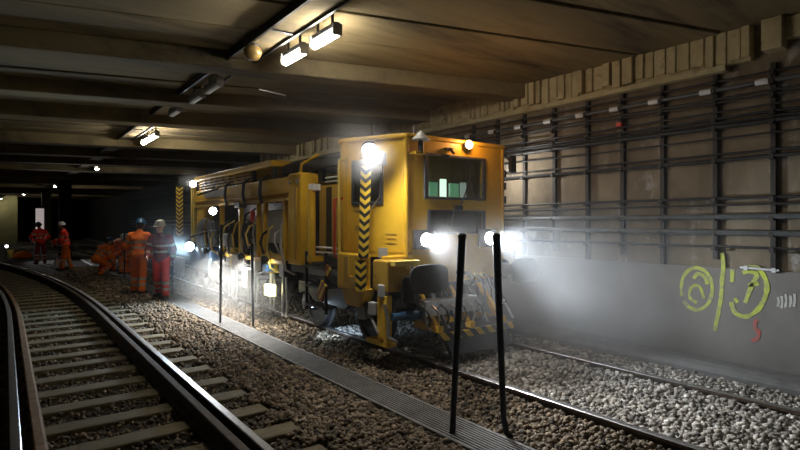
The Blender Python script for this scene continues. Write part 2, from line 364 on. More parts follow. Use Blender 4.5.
# ------------------------------------------------------------------ ballast stones
def stones(n, xr, yr, name, label, thin=None, smin=.016, smax=.036, mat='stone'):
    phi = (1+5**.5)/2
    iv = np.array([(-1, phi, 0), (1, phi, 0), (-1, -phi, 0), (1, -phi, 0), (0, -1, phi), (0, 1, phi), (0, -1, -phi), (0, 1, -phi), (phi, 0, -1), (phi, 0, 1), (-phi, 0, -1), (-phi, 0, 1)])/1.9
    it = np.array([(0, 11, 5), (0, 5, 1), (0, 1, 7), (0, 7, 10), (0, 10, 11), (1, 5, 9), (5, 11, 4), (11, 10, 2), (10, 7, 6), (7, 1, 8), (3, 9, 4), (3, 4, 2), (3, 2, 6), (3, 6, 8), (3, 8, 9), (4, 9, 5), (2, 4, 11), (6, 2, 10), (8, 6, 7), (9, 8, 1)])
    P = []
    while len(P) < n:
        x = random.uniform(*xr); y = random.uniform(*yr); d = sS*x+cS*y
        if d < 1.5 or random.random() > min(1, (4.6/d)**1.25): continue
        if thin and not thin(x, y): continue
        s = random.uniform(smin, smax)*(1+max(0, d-5)*.035)
        P.append((x, y, ground_z(x, y)+random.uniform(-.3, .7)*s+.004, s))
    P = np.array(P); N = len(P)
    sc = rng.uniform(.6, 1.25, (N, 1, 3)); jit = rng.uniform(.72, 1.22, (N, 12, 1))
    V = iv[None]*sc*jit*P[:, 3][:, None, None]
    q = rng.normal(size=(N, 4)); q /= np.linalg.norm(q, axis=1, keepdims=True); w_, x_, y_, z_ = q.T
    R = np.stack([1-2*(y_**2+z_**2), 2*(x_*y_-w_*z_), 2*(x_*z_+w_*y_), 2*(x_*y_+w_*z_), 1-2*(x_**2+z_**2), 2*(y_*z_-w_*x_), 2*(x_*z_-w_*y_), 2*(y_*z_+w_*x_), 1-2*(x_**2+y_**2)], 1).reshape(N, 3, 3)
    V = np.einsum('nij,nkj->nki', R, V)+P[:, None, :3]
    F = (it[None]+12*np.arange(N)[:, None, None]).reshape(-1, 3)
    me = bpy.data.meshes.new(name); me.vertices.add(N*12); me.vertices.foreach_set('co', V.reshape(-1).astype(np.float32))
    me.loops.add(F.size); me.loops.foreach_set('vertex_index', F.reshape(-1).astype(np.int32))
    me.polygons.add(len(F)); me.polygons.foreach_set('loop_start', np.arange(0, F.size, 3, dtype=np.int32))
    me.update(calc_edges=True); me.materials.append(M[mat])
    o = bpy.data.objects.new(name, me); C.objects.link(o); return tag(o, label, 'ballast', None, 'stuff')
def not_sleeper(x, y): return not (abs((y-2.55+.3) % .6-.3) < .15 and y < 27) if x < 2.12+bend_l(y) else True
stones(4200, (-.4, 2.15), (1.8, 22), 'ballast_in_track', 'loose dark ballast stones lying between the sleepers of the empty track', not_sleeper, .014, .028, 'stone_brown')
stones(15000, (1.9, 3.0), (1.8, 24), 'ballast_walkway', 'brownish ballast stones beside the curved track up to the trough', lambda x, y: x < 2.86 and x > 2.0+bend_l(y) and (x > 2.15 or not_sleeper(x, y)), mat='stone_brown')
stones(9000, (3.3, 4.06), (1.8, 24), 'ballast_shoulder', 'ballast stones between the trough and the machine track', mat='stone_brown')
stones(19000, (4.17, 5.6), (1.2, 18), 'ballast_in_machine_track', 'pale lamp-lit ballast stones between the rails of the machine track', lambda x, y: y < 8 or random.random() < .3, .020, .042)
stones(9000, (5.7, 6.5), (1.0, 14), 'ballast_by_wall', 'ballast stones between the machine track and the wall')

# ------------------------------------------------------------------ hoop poles in pairs along the trough
PM = M['pole']
def pole(bx, by, top, lean, label, r0=.026, foot=0.0):
    base = Vector((bx, by, -.10)); mb = MB(); pts = []
    if foot: pts = [base+Vector((foot, -.02, 0)), base+Vector((foot*.4, -.01, .03)), base+Vector((0, 0, .14))]
    else: pts = [base]
    tp = Vector((bx+lean[0], by+lean[1], top))
    for i in range(1, 9):
        f = i/8; s0 = pts[-1] if i == 1 else s0
        pts.append(s0.lerp(tp, f))
    mb.tube(pts, [r0*.8]*(len(pts)-8)+[r0*(.8+.2*i/7) for i in range(8)], 12)
    t = thing('trackside_pole', base, label, 'pole', 'poles along the trough')
    mb.build('shaft', PM, t, smooth=True)
    mb = MB(); mb.lathe([(r0, 0), (r0*1.12, .01), (r0*1.12, .03), (r0*.7, .045)], tp-Vector((0, 0, .01)), n=14); mb.build('end_cap', M['rubber'], t, smooth=True)
pole(2.98, 3.20, 1.55, (.065, -.05), 'dark leaning pole in front of the machine, standing closer to the curved track', .033)
pole(3.30, 2.92, 1.55, (-.035, .05), 'dark pole with a bent foot, the one closer to the graffiti wall', .033, .06)
p1 = (3.0, 8.95); p2 = (3.37, 8.65)
pole(3.0, 9.15, 1.60, (.02, 0), 'thin dark pole in front of the lit underframe, on the workers side of its pair', .024)
pole(3.36, 8.55, 1.28, (-.02, 0), 'thin shorter dark pole in front of the grey door panel of the machine', .024)
pole(3.28, 13.6, 1.52, (0, 0), 'thin pole between the dark red jacketed worker and the bluish lamp', .026)
pole(2.98, 18.2, 1.5, (0, 0), 'thin far pole beside the bending orange worker', .026)

# ------------------------------------------------------------------ wall posts, cables, pipe
post_ys = [2.147-.6, 2.147, 2.754, 3.404, 3.97, 4.526, 5.118, 5.72, 6.32, 6.92]
names = ['last one past the circled number graffiti', 'just beyond the circled number graffiti', 'directly above the yellow graffiti stroke', 'first past the graffiti towards the machine', 'second past the graffiti towards the machine', 'third past the graffiti towards the machine', 'fourth past the graffiti, short of the cab', 'closest to the cab mirror', 'behind the cab', 'further behind the cab']
for i, yp in enumerate(post_ys):
    t = thing('cable_hanger', (WX, yp, 1.2), 'black steel cable hanger post on the wall '+names[i], 'cable hanger', 'cable hanger posts')
    zb = 1.12 if i % 2 else 1.22
    mb = MB(); mb.bx(WX-.055, WX+.001, yp-.028, yp+.028, zb, 3.50); mb.build('upright', M['post'], t, bevel=.004)
    for z in (1.38, 1.556, 1.74, 1.965, 2.44, 2.84, 2.94, 3.14, 3.29, 3.40):
        mb = MB(); mb.bx(WX-.115, WX-.045, yp-.022, yp+.022, z-.045, z-.030); mb.bx(WX-.12, WX-.108, yp-.022, yp+.022, z-.045, z+.012); mb.build('hook', M['post'], t)
cabs = [(3.40, .011, 'cable'), (3.29, .026, 'pipe'), (3.19, .012, 'cable'), (3.14, .010, 'cable'), (3.02, .010, 'cable'), (2.94, .013, 'cable'), (2.895, .010, 'cable'), (2.84, .024, 'cable'), (2.70, .009, 'cable'), (2.515, .010, 'cable'), (2.44, .017, 'cable'), (1.965, .013, 'cable'), (1.885, .010, 'cable'), (1.74, .030, 'pipe'), (1.556, .032, 'pipe'), (1.38, .012, 'cable')]
cl = ['thin black cable highest on the wall', 'thick grey pipe with white sleeves just under the ribbed ceiling edge', 'black cable first below the white sleeved pipe', 'thin black cable second below the white sleeved pipe', 'thin sagging black cable third below the white sleeved pipe', 'black cable just above the thick black cable', 'thin black cable touching the top of the thick black cable', 'thick black cable across the upper wall', 'thin black cable below the thick black cable', 'thin black cable just above the mid-wall cable', 'black cable by itself across the middle of the wall at windscreen height', 'black cable first below the mid-wall cable', 'thin black cable above the two grey pipes', 'upper of the two thick grey pipes at headlamp height', 'lower of the two thick grey pipes at headlamp height', 'black cable lowest on the wall above the graffiti']
for (z, r, mm), lb in zip(cabs, cl):
    mb = MB(); pts = []; ph = random.uniform(0, 6); sag = 0 if mm == 'pipe' else random.uniform(.002, .010); r *= 1.3 if mm == 'cable' else 1.1
    for y in np.arange(0, 40.1, .15 if True else 1):
        if y > 14 and (y*20) % 15 > 3: continue
        u = ((y-2.147) % .6)/.6; pts.append((WX-.085+.006*math.sin(y*1.3+ph), y, z-sag*4*u*(1-u)+.006*math.sin(y*.7+ph)))
    mb.tube(pts, r, 8)
    t = thing('wall_cable' if mm == 'cable' else 'wall_pipe', (WX-.085, 0, z), lb, 'cable' if mm == 'cable' else 'pipe', 'cables on the wall')
    mb.build('run', M[mm], t, smooth=True)
    if z == 3.29:
        for yp in post_ys:
            mb = MB(); mb.tube([(WX-.085, yp+.03, z+.002), (WX-.085, yp+.16, z+.002)], r+.008, 12); s_ = mb.build('sleeve', M['sleeve'], t, smooth=True); s_['label'] = 'white sleeve'
mb = MB(); mb.tube([(WX-.05, 2.09, 1.13), (WX-.05, 2.48, 1.14)], .014, 10); mb.box((WX-.04, 2.14, 1.13), (.05, .04, .05)); mb.box((WX-.04, 2.42, 1.138), (.05, .04, .05))
tag(mb.build('conduit', M['sleeve'], origin=(WX, 2.3, 1.1)), 'short pale conduit on the wall above the circled number graffiti', 'conduit')
mb = MB(); z0 = 3.05; mb.bx(WX-.16, WX-.05, 3.92, 4.0, z0-.03, z0+.03); tag(mb.build('junction_box', M['red'], origin=(WX, 3.96, z0), bevel=.006), 'small red box fixed among the upper wall cables', 'junction box')

# ------------------------------------------------------------------ graffiti strokes (thin paint on the lower wall)
def wall_pt(px, py): return on_x(px, py, WX-.03)
def gz(zx, zy): return wall_pt(670+zx*130/557, 240+zy*105/450)      # read off an enlargement of that patch of wall
def stroke(mb, pts, wd):
    P = [gz(*p) for p in pts]; Q = []
    for i in range(len(P)-1):
        for k in range(6):
            t = k/6; p0 = P[max(i-1, 0)]; p1 = P[i]; p2 = P[i+1]; p3 = P[min(i+2, len(P)-1)]
            Q.append(.5*((2*p1)+(p2-p0)*t+(2*p0-5*p1+4*p2-p3)*t*t+(3*p1-p0-3*p2+p3)*t**3))
    Q.append(P[-1]); n = len(Q); vs = []
    for i, p in enumerate(Q):
        d = (Q[min(i+1, n-1)]-Q[max(i-1, 0)]).normalized(); s_ = Vector((0, -d.z, d.y)); ww = wd*(.85+.3*mnoise.noise((i*.4, wd*90, pts[0][0])))
        vs += [p+s_*ww/2, p-s_*ww/2]
    vs += [Vector(v)+Vector((.006, 0, 0)) for v in vs]; o = 2*n
    fs = [(2*i, 2*i+1, 2*i+3, 2*i+2) for i in range(n-1)]+[(2*i, 2*i+2, o+2*i+2, o+2*i) for i in range(n-1)]+[(2*i+1, o+2*i+1, o+2*i+3, 2*i+3) for i in range(n-1)]
    mb.add(vs, fs)
mb = MB()
stroke(mb, [(50, 240), (48, 200), (62, 150), (100, 120), (145, 130), (175, 170), (180, 220), (165, 270), (125, 298), (85, 290), (58, 262)], .05)
stroke(mb, [(100, 165), (120, 145), (150, 160), (160, 190)], .05); stroke(mb, [(145, 250), (130, 205), (105, 195), (85, 215), (88, 250), (115, 268)], .045)
tag(mb.build('graffiti', M['spray_y'], origin=gz(110, 200)), 'yellow sprayed circle around a small letter on the lower wall', 'graffiti', 'wall graffiti')
mb = MB(); stroke(mb, [(222, 55), (228, 110), (222, 180), (218, 250), (205, 320), (192, 390)], .055)
tag(mb.build('graffiti', M['spray_y'], origin=gz(215, 200)), 'single upright yellow spray stroke between the two sprayed circles', 'graffiti', 'wall graffiti')
mb = MB(); stroke(mb, [(330, 118), (370, 118), (400, 150), (415, 200), (405, 250), (375, 300), (325, 328), (280, 312), (262, 265)], .06)
stroke(mb, [(268, 125), (265, 180)], .05); stroke(mb, [(310, 140), (345, 135), (372, 150), (355, 185), (335, 230), (322, 270)], .055); stroke(mb, [(335, 195), (380, 185)], .05); stroke(mb, [(275, 250), (290, 268)], .05)
tag(mb.build('graffiti', M['spray_y'], origin=gz(330, 220)), 'yellow sprayed circle around the number 17 on the lower wall', 'graffiti', 'wall graffiti')
mb = MB(); stroke(mb, [(380, 345), (366, 348), (364, 380), (380, 392), (374, 422), (350, 432)], .045)
tag(mb.build('graffiti', M['spray_r'], origin=gz(366, 390)), 'small red sprayed 5 below the yellow circled number', 'graffiti', 'wall graffiti')
mb = MB()
for xx, y0, y1 in ((463, 245, 285), (478, 240, 292), (495, 232, 290), (515, 238, 288), (532, 230, 286)): stroke(mb, [(xx, y0), (xx+3, (y0+y1)/2), (xx-2, y1)], .03)
tag(mb.build('graffiti', M['chalk'], origin=gz(500, 260)), 'row of faint pale chalk marks at the end of the lower wall', 'graffiti', 'wall graffiti')

# ------------------------------------------------------------------ ceiling duct and lights
mb = MB()
mb.sweep([(-.12, -.02), (.19, -.02), (.19, 0), (-.12, 0)], path_m(2.5, 3.90))
t = thing('cable_duct', (2.5, -6, 3.8), 'long dark cable duct hung under the ceiling beside the lights', 'cable duct')
mb.build('tray', M['ceiling'], t)
for a in (-.14, .19): mb = MB(); mb.sweep([(a, -.05), (a+.03, -.05), (a+.03, .06), (a, .06)], path_m(2.5, 3.90)); mb.build('side_rim', M['black'], t)
for y in np.arange(-4, 40, 1.6):
    mb = MB(); x = 2.5+bend_r(y); mb.bx(x-.10, x+.18, y-.02, y+.02, 3.865, 3.882); mb.build('hanger', M['black'], t)
def fixture(y, x, L, on, label, grp, hood=False):
    x += bend_r(y)
    t = thing('ceiling_light', (x, y, 3.95), label, 'light', grp)
    mb = MB(); mb.bx(x-.03, x+.03, y-L/2, y+L/2, 3.775, 3.83); mb.build('housing', M['dark'] if on else M['grey'], t, bevel=.008)
    if hood: mb = MB(); mb.prism([(x-.03, 3.80), (x+.03, 3.80), (x+.26, 3.70), (x+.26, 3.685), (x, 3.785), (x-.26, 3.685), (x-.26, 3.70)], y-L/2, y+L/2, 'y'); mb.build('added_hood', M['grey'], t)  # unseen hood, added to keep this lamp's light off the ceiling
    for e in (-.3, .3): mb = MB(); mb.bx(x-.012, x+.012, y+L*e-.012, y+L*e+.012, 3.82, 4.0); mb.build('stem', M['black'], t)
    mb = MB(); mb.tube([(x, y-L/2+.02, 3.72), (x, y+L/2-.02, 3.72)], .05, 14); mb.build('tube', M['tube_on'] if on else M['tube_off'], t, smooth=True)
    for e in (-1, 1):
        mb = MB(); mb.box((x, y+e*(L/2-.005), 3.75), (.11, .025, .13)); mb.build('end_cap', M['grey'], t, bevel=.004)
LX = 2.84
fx = [(-2.4, 'hooded lit ceiling tube light behind the camera', .24), (5.12, 'lit ceiling tube light biggest in the picture, nearer one of the bright pair', .55), (5.9, 'lit ceiling tube light, farther one of the big bright pair above the machine', .55),
      (13.5, 'lit tube light of the small pair above the worker group, nearer one', .7), (14.35, 'lit tube light of the small pair above the worker group, farther one', .7), (22.8, 'lit distant ceiling light next after the small pair', .6), (35.5, 'lit distant ceiling light over the lone orange worker', .7), (47.5, 'lit very distant ceiling light, second from the tunnel end', .8), (57, 'lit very distant ceiling light at the tunnel end', .8)]
for y, lb, L in fx: fixture(y, LX, L, True, lb, 'lit ceiling lights', y < 0)
for i, y in enumerate((8.0, 8.85, 10.2)): fixture(y, 2.52-.0, .6, False, ['unlit ceiling tube light first beyond the bright pair', 'unlit ceiling tube light second beyond the bright pair', 'unlit ceiling tube light third beyond the bright pair'][i], 'unlit ceiling lights')
t = thing('globe_lamp', (2.45, 6.25, 3.8), 'dull amber round lamp hanging under the ceiling duct, unlit', 'lamp')
mb = MB(); mb.lathe([(.01, -.12), (.07, -.10), (.11, -.04), (.115, .0), (.09, .05)], (2.45, 6.25, 3.80)); mb.build('globe', M['amber_globe'], t, smooth=True)
mb = MB(); mb.lathe([(.09, 0), (.095, .02), (.05, .05), (.03, .07)], (2.45, 6.25, 3.845)); mb.build('fitting', M['black'], t, smooth=True)

# ================================================================== the yellow track machine
LB = 'big yellow dusty track maintenance machine with lit headlamps standing on the rails'
mc = thing('track_maintenance_machine', (4.88, 5.12, 0), LB, 'rail machine')
Y0 = 5.12
def part(mb, name, mat, parent=mc, **kw): return mb.build(name, mat, parent, **kw)
# --- cab: tapered nose, thin walls round real openings
CZ0, CZ1 = 1.27, 2.74
cab = MB(); fl, fr = (4.0, Y0), (5.76, Y0); sl, sr = (3.62, 5.95), (6.14, 5.95); bl, br = (3.62, 6.10), (6.14, 6.10)
def z3(p, z): return (p[0], p[1], z)
ZM = 1.90
ws = cab.holed(z3(fl, ZM), z3(fr, ZM), z3(fr, CZ1), z3(fl, CZ1), ((4.31-4.0)/1.76, (2.0-ZM)/.84, (5.35-4.0)/1.76, (2.55-ZM)/.84), (0, .05, 0))
lw = cab.holed(z3(fl, CZ0), z3(fr, CZ0), z3(fr, ZM), z3(fl, ZM), ((4.36-4.0)/1.76, (1.53-CZ0)/.63, (5.36-4.0)/1.76, (1.83-CZ0)/.63), (0, .05, 0))
nl = Vector((.83, .38, 0)).normalized()*.05
sw = cab.holed(z3(sl, CZ0), z3(fl, CZ0), z3(fl, CZ1), z3(sl, CZ1), (.13, (1.93-CZ0)/1.47, .60, (2.46-CZ0)/1.47), nl)
srw = cab.holed(z3(fr, CZ0), z3(sr, CZ0), z3(sr, CZ1), z3(fr, CZ1), (.3, (1.93-CZ0)/1.47, .85, (2.46-CZ0)/1.47), (-nl.x, nl.y, 0))
cab.bx(3.62, 3.67, 5.95, 6.10, CZ0, CZ1); cab.bx(6.09, 6.14, 5.95, 6.10, CZ0, CZ1); cab.bx(3.62, 6.14, 6.06, 6.10, CZ0, CZ1)
cab.prism([fl, fr, sr, br, bl, sl], CZ0-.04, CZ0+.03)
cabo = part(cab, 'cab', M['yellow'])
mb = MB(); e = .03; mb.prism([(4.0-e, Y0-e), (5.76+e, Y0-e), (6.17, 5.93), (6.17, 6.13), (3.59, 6.13), (3.59, 5.93)], CZ1-.005, CZ1+.055); part(mb, 'roof', M['yellow'], cabo, bevel=.02)
for p in (fl, fr, sl, sr):
    mb = MB(); mb.lathe([(.035, CZ0-.03), (.035, CZ1)], (p[0], p[1]+.02, 0), n=16); part(mb, 'corner_post', M['yellow'], cabo, smooth=True)
def frame(q, nrm, wdt, name, mat, par):
    q = [Vector(p) for p in q]; c = sum(q, Vector())/4; nrm = Vector(nrm); mb = MB()
    o = [c+(p-c)*(1+wdt/((p-c).length)) for p in q]; i = [c+(p-c)*(1-.5*wdt/((p-c).length)) for p in q]
    vs = [p+nrm*.025 for p in o]+[p+nrm*.025 for p in i]+[p-nrm*.01 for p in o]+[p-nrm*.01 for p in i]; fs = []
    for k in range(4): j = (k+1) % 4; fs += [(k, j, 4+j, 4+k), (8+j, 8+k, 12+k, 12+j), (4+k, 4+j, 12+j, 12+k), (j, k, 8+k, 8+j)]
    mb.add(vs, fs); return part(mb, name, mat, par, bevel=.008)
def pane(q, off, name, mat, par):
    mb = MB(); q = [Vector(p)+Vector(off) for p in q]; t = Vector(off).normalized()*.008
    mb.add(q+[p+t for p in q], [(0, 1, 2, 3), (7, 6, 5, 4), (0, 4, 5, 1), (1, 5, 6, 2), (2, 6, 7, 3), (3, 7, 4, 0)]); return part(mb, name, mat, par)
frame(ws, (0, -1, 0), .05, 'windscreen_frame', M['dark'], cabo); pane(ws, (0, .02, 0), 'windscreen', M['glass'], cabo)
frame(lw, (0, -1, 0), .03, 'lower_window_frame', M['dark'], cabo); pane(lw, (0, .02, 0), 'lower_window', M['glass_dark'], cabo)
frame(sw, -nl.normalized(), .04, 'side_window_frame', M['dark'], cabo); pane(sw, nl*.4, 'side_window', M['glass_dark'], cabo)
frame(srw, (nl.x/.05, -nl.y/.05, 0), .04, 'side_window_frame', M['dark'], cabo); pane(srw, (-nl.x*.4, nl.y*.4, 0), 'side_window', M['glass_dark'], cabo)
mb = MB(); mb.tube([(4.86, Y0-.03, 1.88), (4.90, Y0-.05, 1.93), (5.08, Y0-.05, 2.32)], .010, 8); mb.box((5.10, Y0-.045, 2.25), (.014, .014, .42), Matrix.Rotation(-.35, 3, 'Y')); mb.box((4.86, Y0-.03, 1.87), (.1, .06, .06)); part(mb, 'wiper', M['black'], cabo)
mb = MB(); mb.tube([(4.78, Y0-.03, 1.90), (4.76, Y0-.05, 1.84), (4.70, Y0-.05, 1.62)], .009, 8); part(mb, 'wiper', M['black'], cabo)
for z in (2.2, 2.38, 2.0): mb = MB(); mb.lathe([(.022, -.05), (.022, .05)], (5.79, Y0-.015, z), n=10); part(mb, 'hinge', M['dark'], cabo)
for px, py, wd, hg in ((357, 209, .10, .05), (366, 214, .07, .06), (358, 228, .07, .07)):
    u = (px-346)/61; c = Vector(z3(sl, 0)).lerp(Vector(z3(fl, 0)), u)-nl*.1; d = 6.8; z = CAM_H+(222-py)*d/520
    mb = MB(); mb.box((c.x, c.y, z), (.012, wd, hg), math.atan2(-.38, .83)*-1+0); part(mb, 'data_plate', M['brown_yellow'], cabo)
for px, py, wd, hg in ((392, 234, .16, .012), (392, 238.5, .13, .012), (392, 243, .15, .012), (384, 253, .13, .13)):
    u = (px-346)/61; c = Vector(z3(sl, 0)).lerp(Vector(z3(fl, 0)), u)-nl*.06; z = CAM_H+(222-py)*6.65/520
    mb = MB(); mb.box((c.x, c.y, z), (.012, wd, hg), math.atan2(.38, .83)); part(mb, 'data_plate', M['grey'] if hg > .05 else M['brown_yellow'], cabo)
# cab inside
mb = MB(); mb.bx(4.3, 5.4, 5.28, 5.5, 1.33, 1.98); part(mb, 'console', M['dark'], cabo, bevel=.02)
M['pink_lit'] = emit_mat('pinkish_lamp', (1, .75, .7), 1.2); M['grey_lit'] = emit_mat('grey_display', (.7, .75, .78), .45)
for x, wd, hg, mm, nm in ((4.43, .13, .14, 'pink_lit', 'instrument_light'), (4.62, .14, .2, 'screen', 'screen'), (4.80, .10, .25, 'white_lit', 'instrument_light'), (5.0, .17, .2, 'screen', 'screen'), (5.18, .10, .22, 'grey_lit', 'screen')):
    mb = MB(); mb.box((x, 5.34, 2.02+hg/2), (wd, .04, hg)); part(mb, nm, M[mm], cabo, bevel=.01)
mb = MB(); mb.bx(4.66, 5.14, 5.6, 5.98, 1.3, 1.66); mb.bx(4.66, 5.14, 5.92, 6.02, 1.64, 2.2); part(mb, 'operator_seat', M['navy_f'], cabo, bevel=.04)
# cab lamps
def lamp(name, c, aim, r, lens, depth=.10, parent=mc, body='dark'):
    c = Vector(c); a = Vector(aim).normalized(); mb = MB(); mb.lathe([(r*.5, -depth), (r*.95, -depth*.6), (r*1.12, 0), (r*1.12, .012), (r*.98, .012), (r*.95, -.01), (.001, -.01)], c, a, 20)
    o = part(mb, name, M[body], parent, smooth=True)
    mb = MB(); mb.lathe([(r*.95, 0), (r*.7, .012), (r*.3, .018), (.001, .02)], c, a, 20); part(mb, 'lens', M[lens], o, smooth=True)
    return o, c+a*.05
for x, col in ((4.26, (.95, .98, 1)), (5.42, (.80, .90, 1))):
    mb = MB(); mb.bx(x-.17, x+.17, Y0-.05, Y0+.02, 1.33, 1.58); hb = part(mb, 'headlamp_panel', M['dark'], mc, bevel=.015)
    o, p = lamp('headlamp', (x, Y0-.07, 1.455), (-.25, -1, -.02), .085, 'lens')
    lamp_light('headlamp_beam', 'SPOT', p, HEAD_W, col, o, p+Vector((-.05 if x < 5 else .10, -1, -.16)), .05, 80, .8)
c = on_x(369, 149.5, 3.40); o, p = lamp('work_lamp', c, (-.35, -.75, -.55), .085, 'lens_w')
lamp_light('work_lamp_beam', 'SPOT', p, WORK_W, (1, .97, .92), o, p+Vector((.25, -.5, -.65)), .05, 165, 1.0)
mb = MB(); mb.tube([(c.x+.05, c.y+.05, c.z), (3.72, 5.75, c.z-.01)], .015, 8); part(mb, 'lamp_arm', M['black'], o)
c = Vector((6.34, 5.9, 2.5)); o, p = lamp('work_lamp', c, (1, -.1, -.15), .08, 'lens_w'); lamp_light('work_lamp_beam', 'SPOT', p, 60, (1, .98, .95), o, p+Vector((1, -.35, -.25)), .05, 150, .9)
mb = MB(); mb.tube([c, (6.12, 5.97, 2.5)], .018, 6); part(mb, 'lamp_arm', M['black'], o)
c = Vector((3.74, 5.32, 2.47)); mb = MB(); mb.box(c, (.10, .12, .17), .4); o = part(mb, 'mirror', M['dark'], mc, bevel=.02); mb = MB(); mb.tube([c, (3.84, 5.45, 2.30), (3.83, 5.47, 2.0), (3.74, 5.55, 1.85), (3.72, 5.66, 1.72)], .011, 8); part(mb, 'mirror_arm', M['silver'], o)
c = Vector((5.93, 5.08, 2.53)); mb = MB(); mb.box(c, (.11, .07, .26), -.2); o = part(mb, 'mirror', M['black'], mc, bevel=.02); mb = MB(); mb.tube([c, (5.85, 5.15, 2.66), (5.76, 5.2, 2.7)], .012, 8); mb.tube([c-Vector((0, 0, .1)), (5.80, 5.2, 2.38)], .010, 8); part(mb, 'mirror_arm', M['black'], o)
o, p = lamp('amber_lamp', (5.02, Y0-.06, 2.73), (-.3, -1, .0), .06, 'lens_o'); lamp_light('amber_lamp_glow', 'POINT', p+Vector((0, -.06, .05)), 14, (1, .5, .2), o, None, .05)
mb = MB(); mb.bx(4.97, 5.07, Y0-.02, Y0+.1, 2.66, 2.80); part(mb, 'lamp_bracket', M['yellow'], o)
hx, hy = 4.14, 5.02
mb = MB(); mb.lathe([(.11, 0), (.115, .012), (.06, .07), (.02, .11), (.008, .12)], (hx, hy, 2.70)); o = part(mb, 'horn', M['white'], mc, smooth=True)
mb = MB(); mb.lathe([(.035, -.16), (.04, -.05), (.03, 0)], (hx, hy, 2.70), n=14); part(mb, 'horn_stem', M['black'], o, smooth=True)
mb = MB(); mb.box((hx-.02, hy+.04, 2.545), (.17, .14, .035)); mb.box((hx, hy+.09, 2.50), (.04, .05, .10)); part(mb, 'bracket', M['yellow'], o, bevel=.006)
mb = MB(); mb.bx(4.62, 4.74, Y0-.05, Y0+.02, 2.63, 2.66); mb.tube([(4.68, Y0-.04, 2.66), (4.74, Y0-.07, 2.58)], .02, 8); part(mb, 'camera_bracket', M['black'], mc)
mb = MB(); mb.tube([(5.05, 6.3, 2.78), (5.05, 6.3, 3.16)], [.018, .010], 8); part(mb, 'antenna', M['grey'], mc)
# --- hazard post, handrails, side boxes
hp = on_x(366, 165, 3.48); hyy = 5.32
hazm = MB(); hazm.box((0, 0, 0), (.125, .03, 1.12)); ho = hazm.build('hazard_post', M['hazard']); ho.parent = mc; ho.location = Vector((3.50, hyy, 1.80))-Vector(mc.location); ho.rotation_euler = (0, .03, math.radians(-35))
mb = MB(); mb.box((0, 0, 0), (.135, .035, .38)); o = mb.build('hazard_post', M['hazard']); o.parent = mc; o.location = Vector((3.47, 5.36, 1.02))-Vector(mc.location); o.rotation_euler = (0, 0, math.radians(-35))
for z in (2.2, 1.5): mb = MB(); mb.tube([(3.50, hyy+.02, z), (3.78, 5.62, z)], .012, 8); part(mb, 'bracket', M['black'], ho)
for X, yb, z0, z1, mm in ((3.50, 5.93, 1.25, 2.52, 'yellow_b'), (3.47, 6.0, 1.2, 2.0, 'red')):
    mb = MB(); mb.tube([(X+.12, yb, z0), (X, yb, z0+.03), (X, yb, z0+.15), (X, yb, z1-.1), (X, yb, z1-.03), (X+.13, yb, z1)], .020 if mm != 'red' else .018, 8); part(mb, 'grab_rail', M[mm], mc, smooth=True)
mb = MB(); mb.bx(3.46, 3.62, 5.36, 5.92, .82, 1.28); bo = part(mb, 'side_box', M['yellow'], mc, bevel=.02)
mb = MB(); mb.bx(3.445, 3.465, 5.62, 5.72, .9, 1.24); mb.bx(3.44, 3.46, 5.42, 5.6, .88, 1.0); part(mb, 'box_hatch', M['brown_yellow'], bo)
mb = MB(); mb.prism([(5.3, .85), (5.9, .85), (5.75, .62), (5.45, .62)], 3.5, 3.64, 'x'); part(mb, 'lower_bracket', M['yellow'], bo)
# --- chassis, buffer beam, buffers
mb = MB(); mb.bx(4.2, 4.34, 5.25, 14.2, .78, 1.12); mb.bx(5.42, 5.56, 5.25, 14.2, .78, 1.12)
for y in np.arange(5.6, 14.2, 1.2): mb.bx(4.2, 5.56, y, y+.12, .82, 1.06)
part(mb, 'chassis', M['black'], mc, bevel=.01)
mb = MB(); mb.bx(3.70, 6.06, 5.14, 5.26, .88, 1.26); part(mb, 'buffer_beam', M['yellow'], mc, bevel=.015)
for x in (4.0, 5.76):
    mb = MB(); mb.lathe([(.14, 0), (.14, .06), (.085, .08), (.085, .26), (.06, .26), (.06, .40)], (x, 5.15, 1.0), (0, -1, 0)); o = part(mb, 'buffer', M['dark'], mc, smooth=True)
    mb = MB(); n = 24; pr = []
    for k in range(n):
        a = 2*math.pi*k/n; ca, sa = math.cos(a), math.sin(a); pr.append((x+.04+.30*math.copysign(abs(ca)**.55, ca), 1.0+.175*math.copysign(abs(sa)**.6, sa)))
    mb.prism(pr, 4.72, 4.76, 'y'); part(mb, 'buffer_head', M['rubber'], o, bevel=.012, smooth=True)
mb = MB(); mb.tube([(4.88, 5.15, 1.0), (4.88, 4.95, 1.0), (4.88, 4.86, .97), (4.88, 4.84, .90), (4.88, 4.89, .86), (4.88, 4.95, .89)], .03, 10); part(mb, 'coupling_hook', M['black'], mc, smooth=True)
for x in (4.42, 4.58, 5.2, 5.34):
    mb = MB(); mb.tube([(x, 5.15, .95), (x, 5.02, .92), (x+.02, 4.96, .75), (x+.04, 4.97, .58), (x+.06, 5.05, .52)], .019, 8); o = part(mb, 'brake_hose', M['rubber'], mc, smooth=True)
    mb = MB(); mb.lathe([(.028, 0), (.028, .05)], (x, 5.15, .95), (0, -1, 0), 10); part(mb, 'hose_valve', M['red'] if x < 4.5 else M['yellow_b'], o)
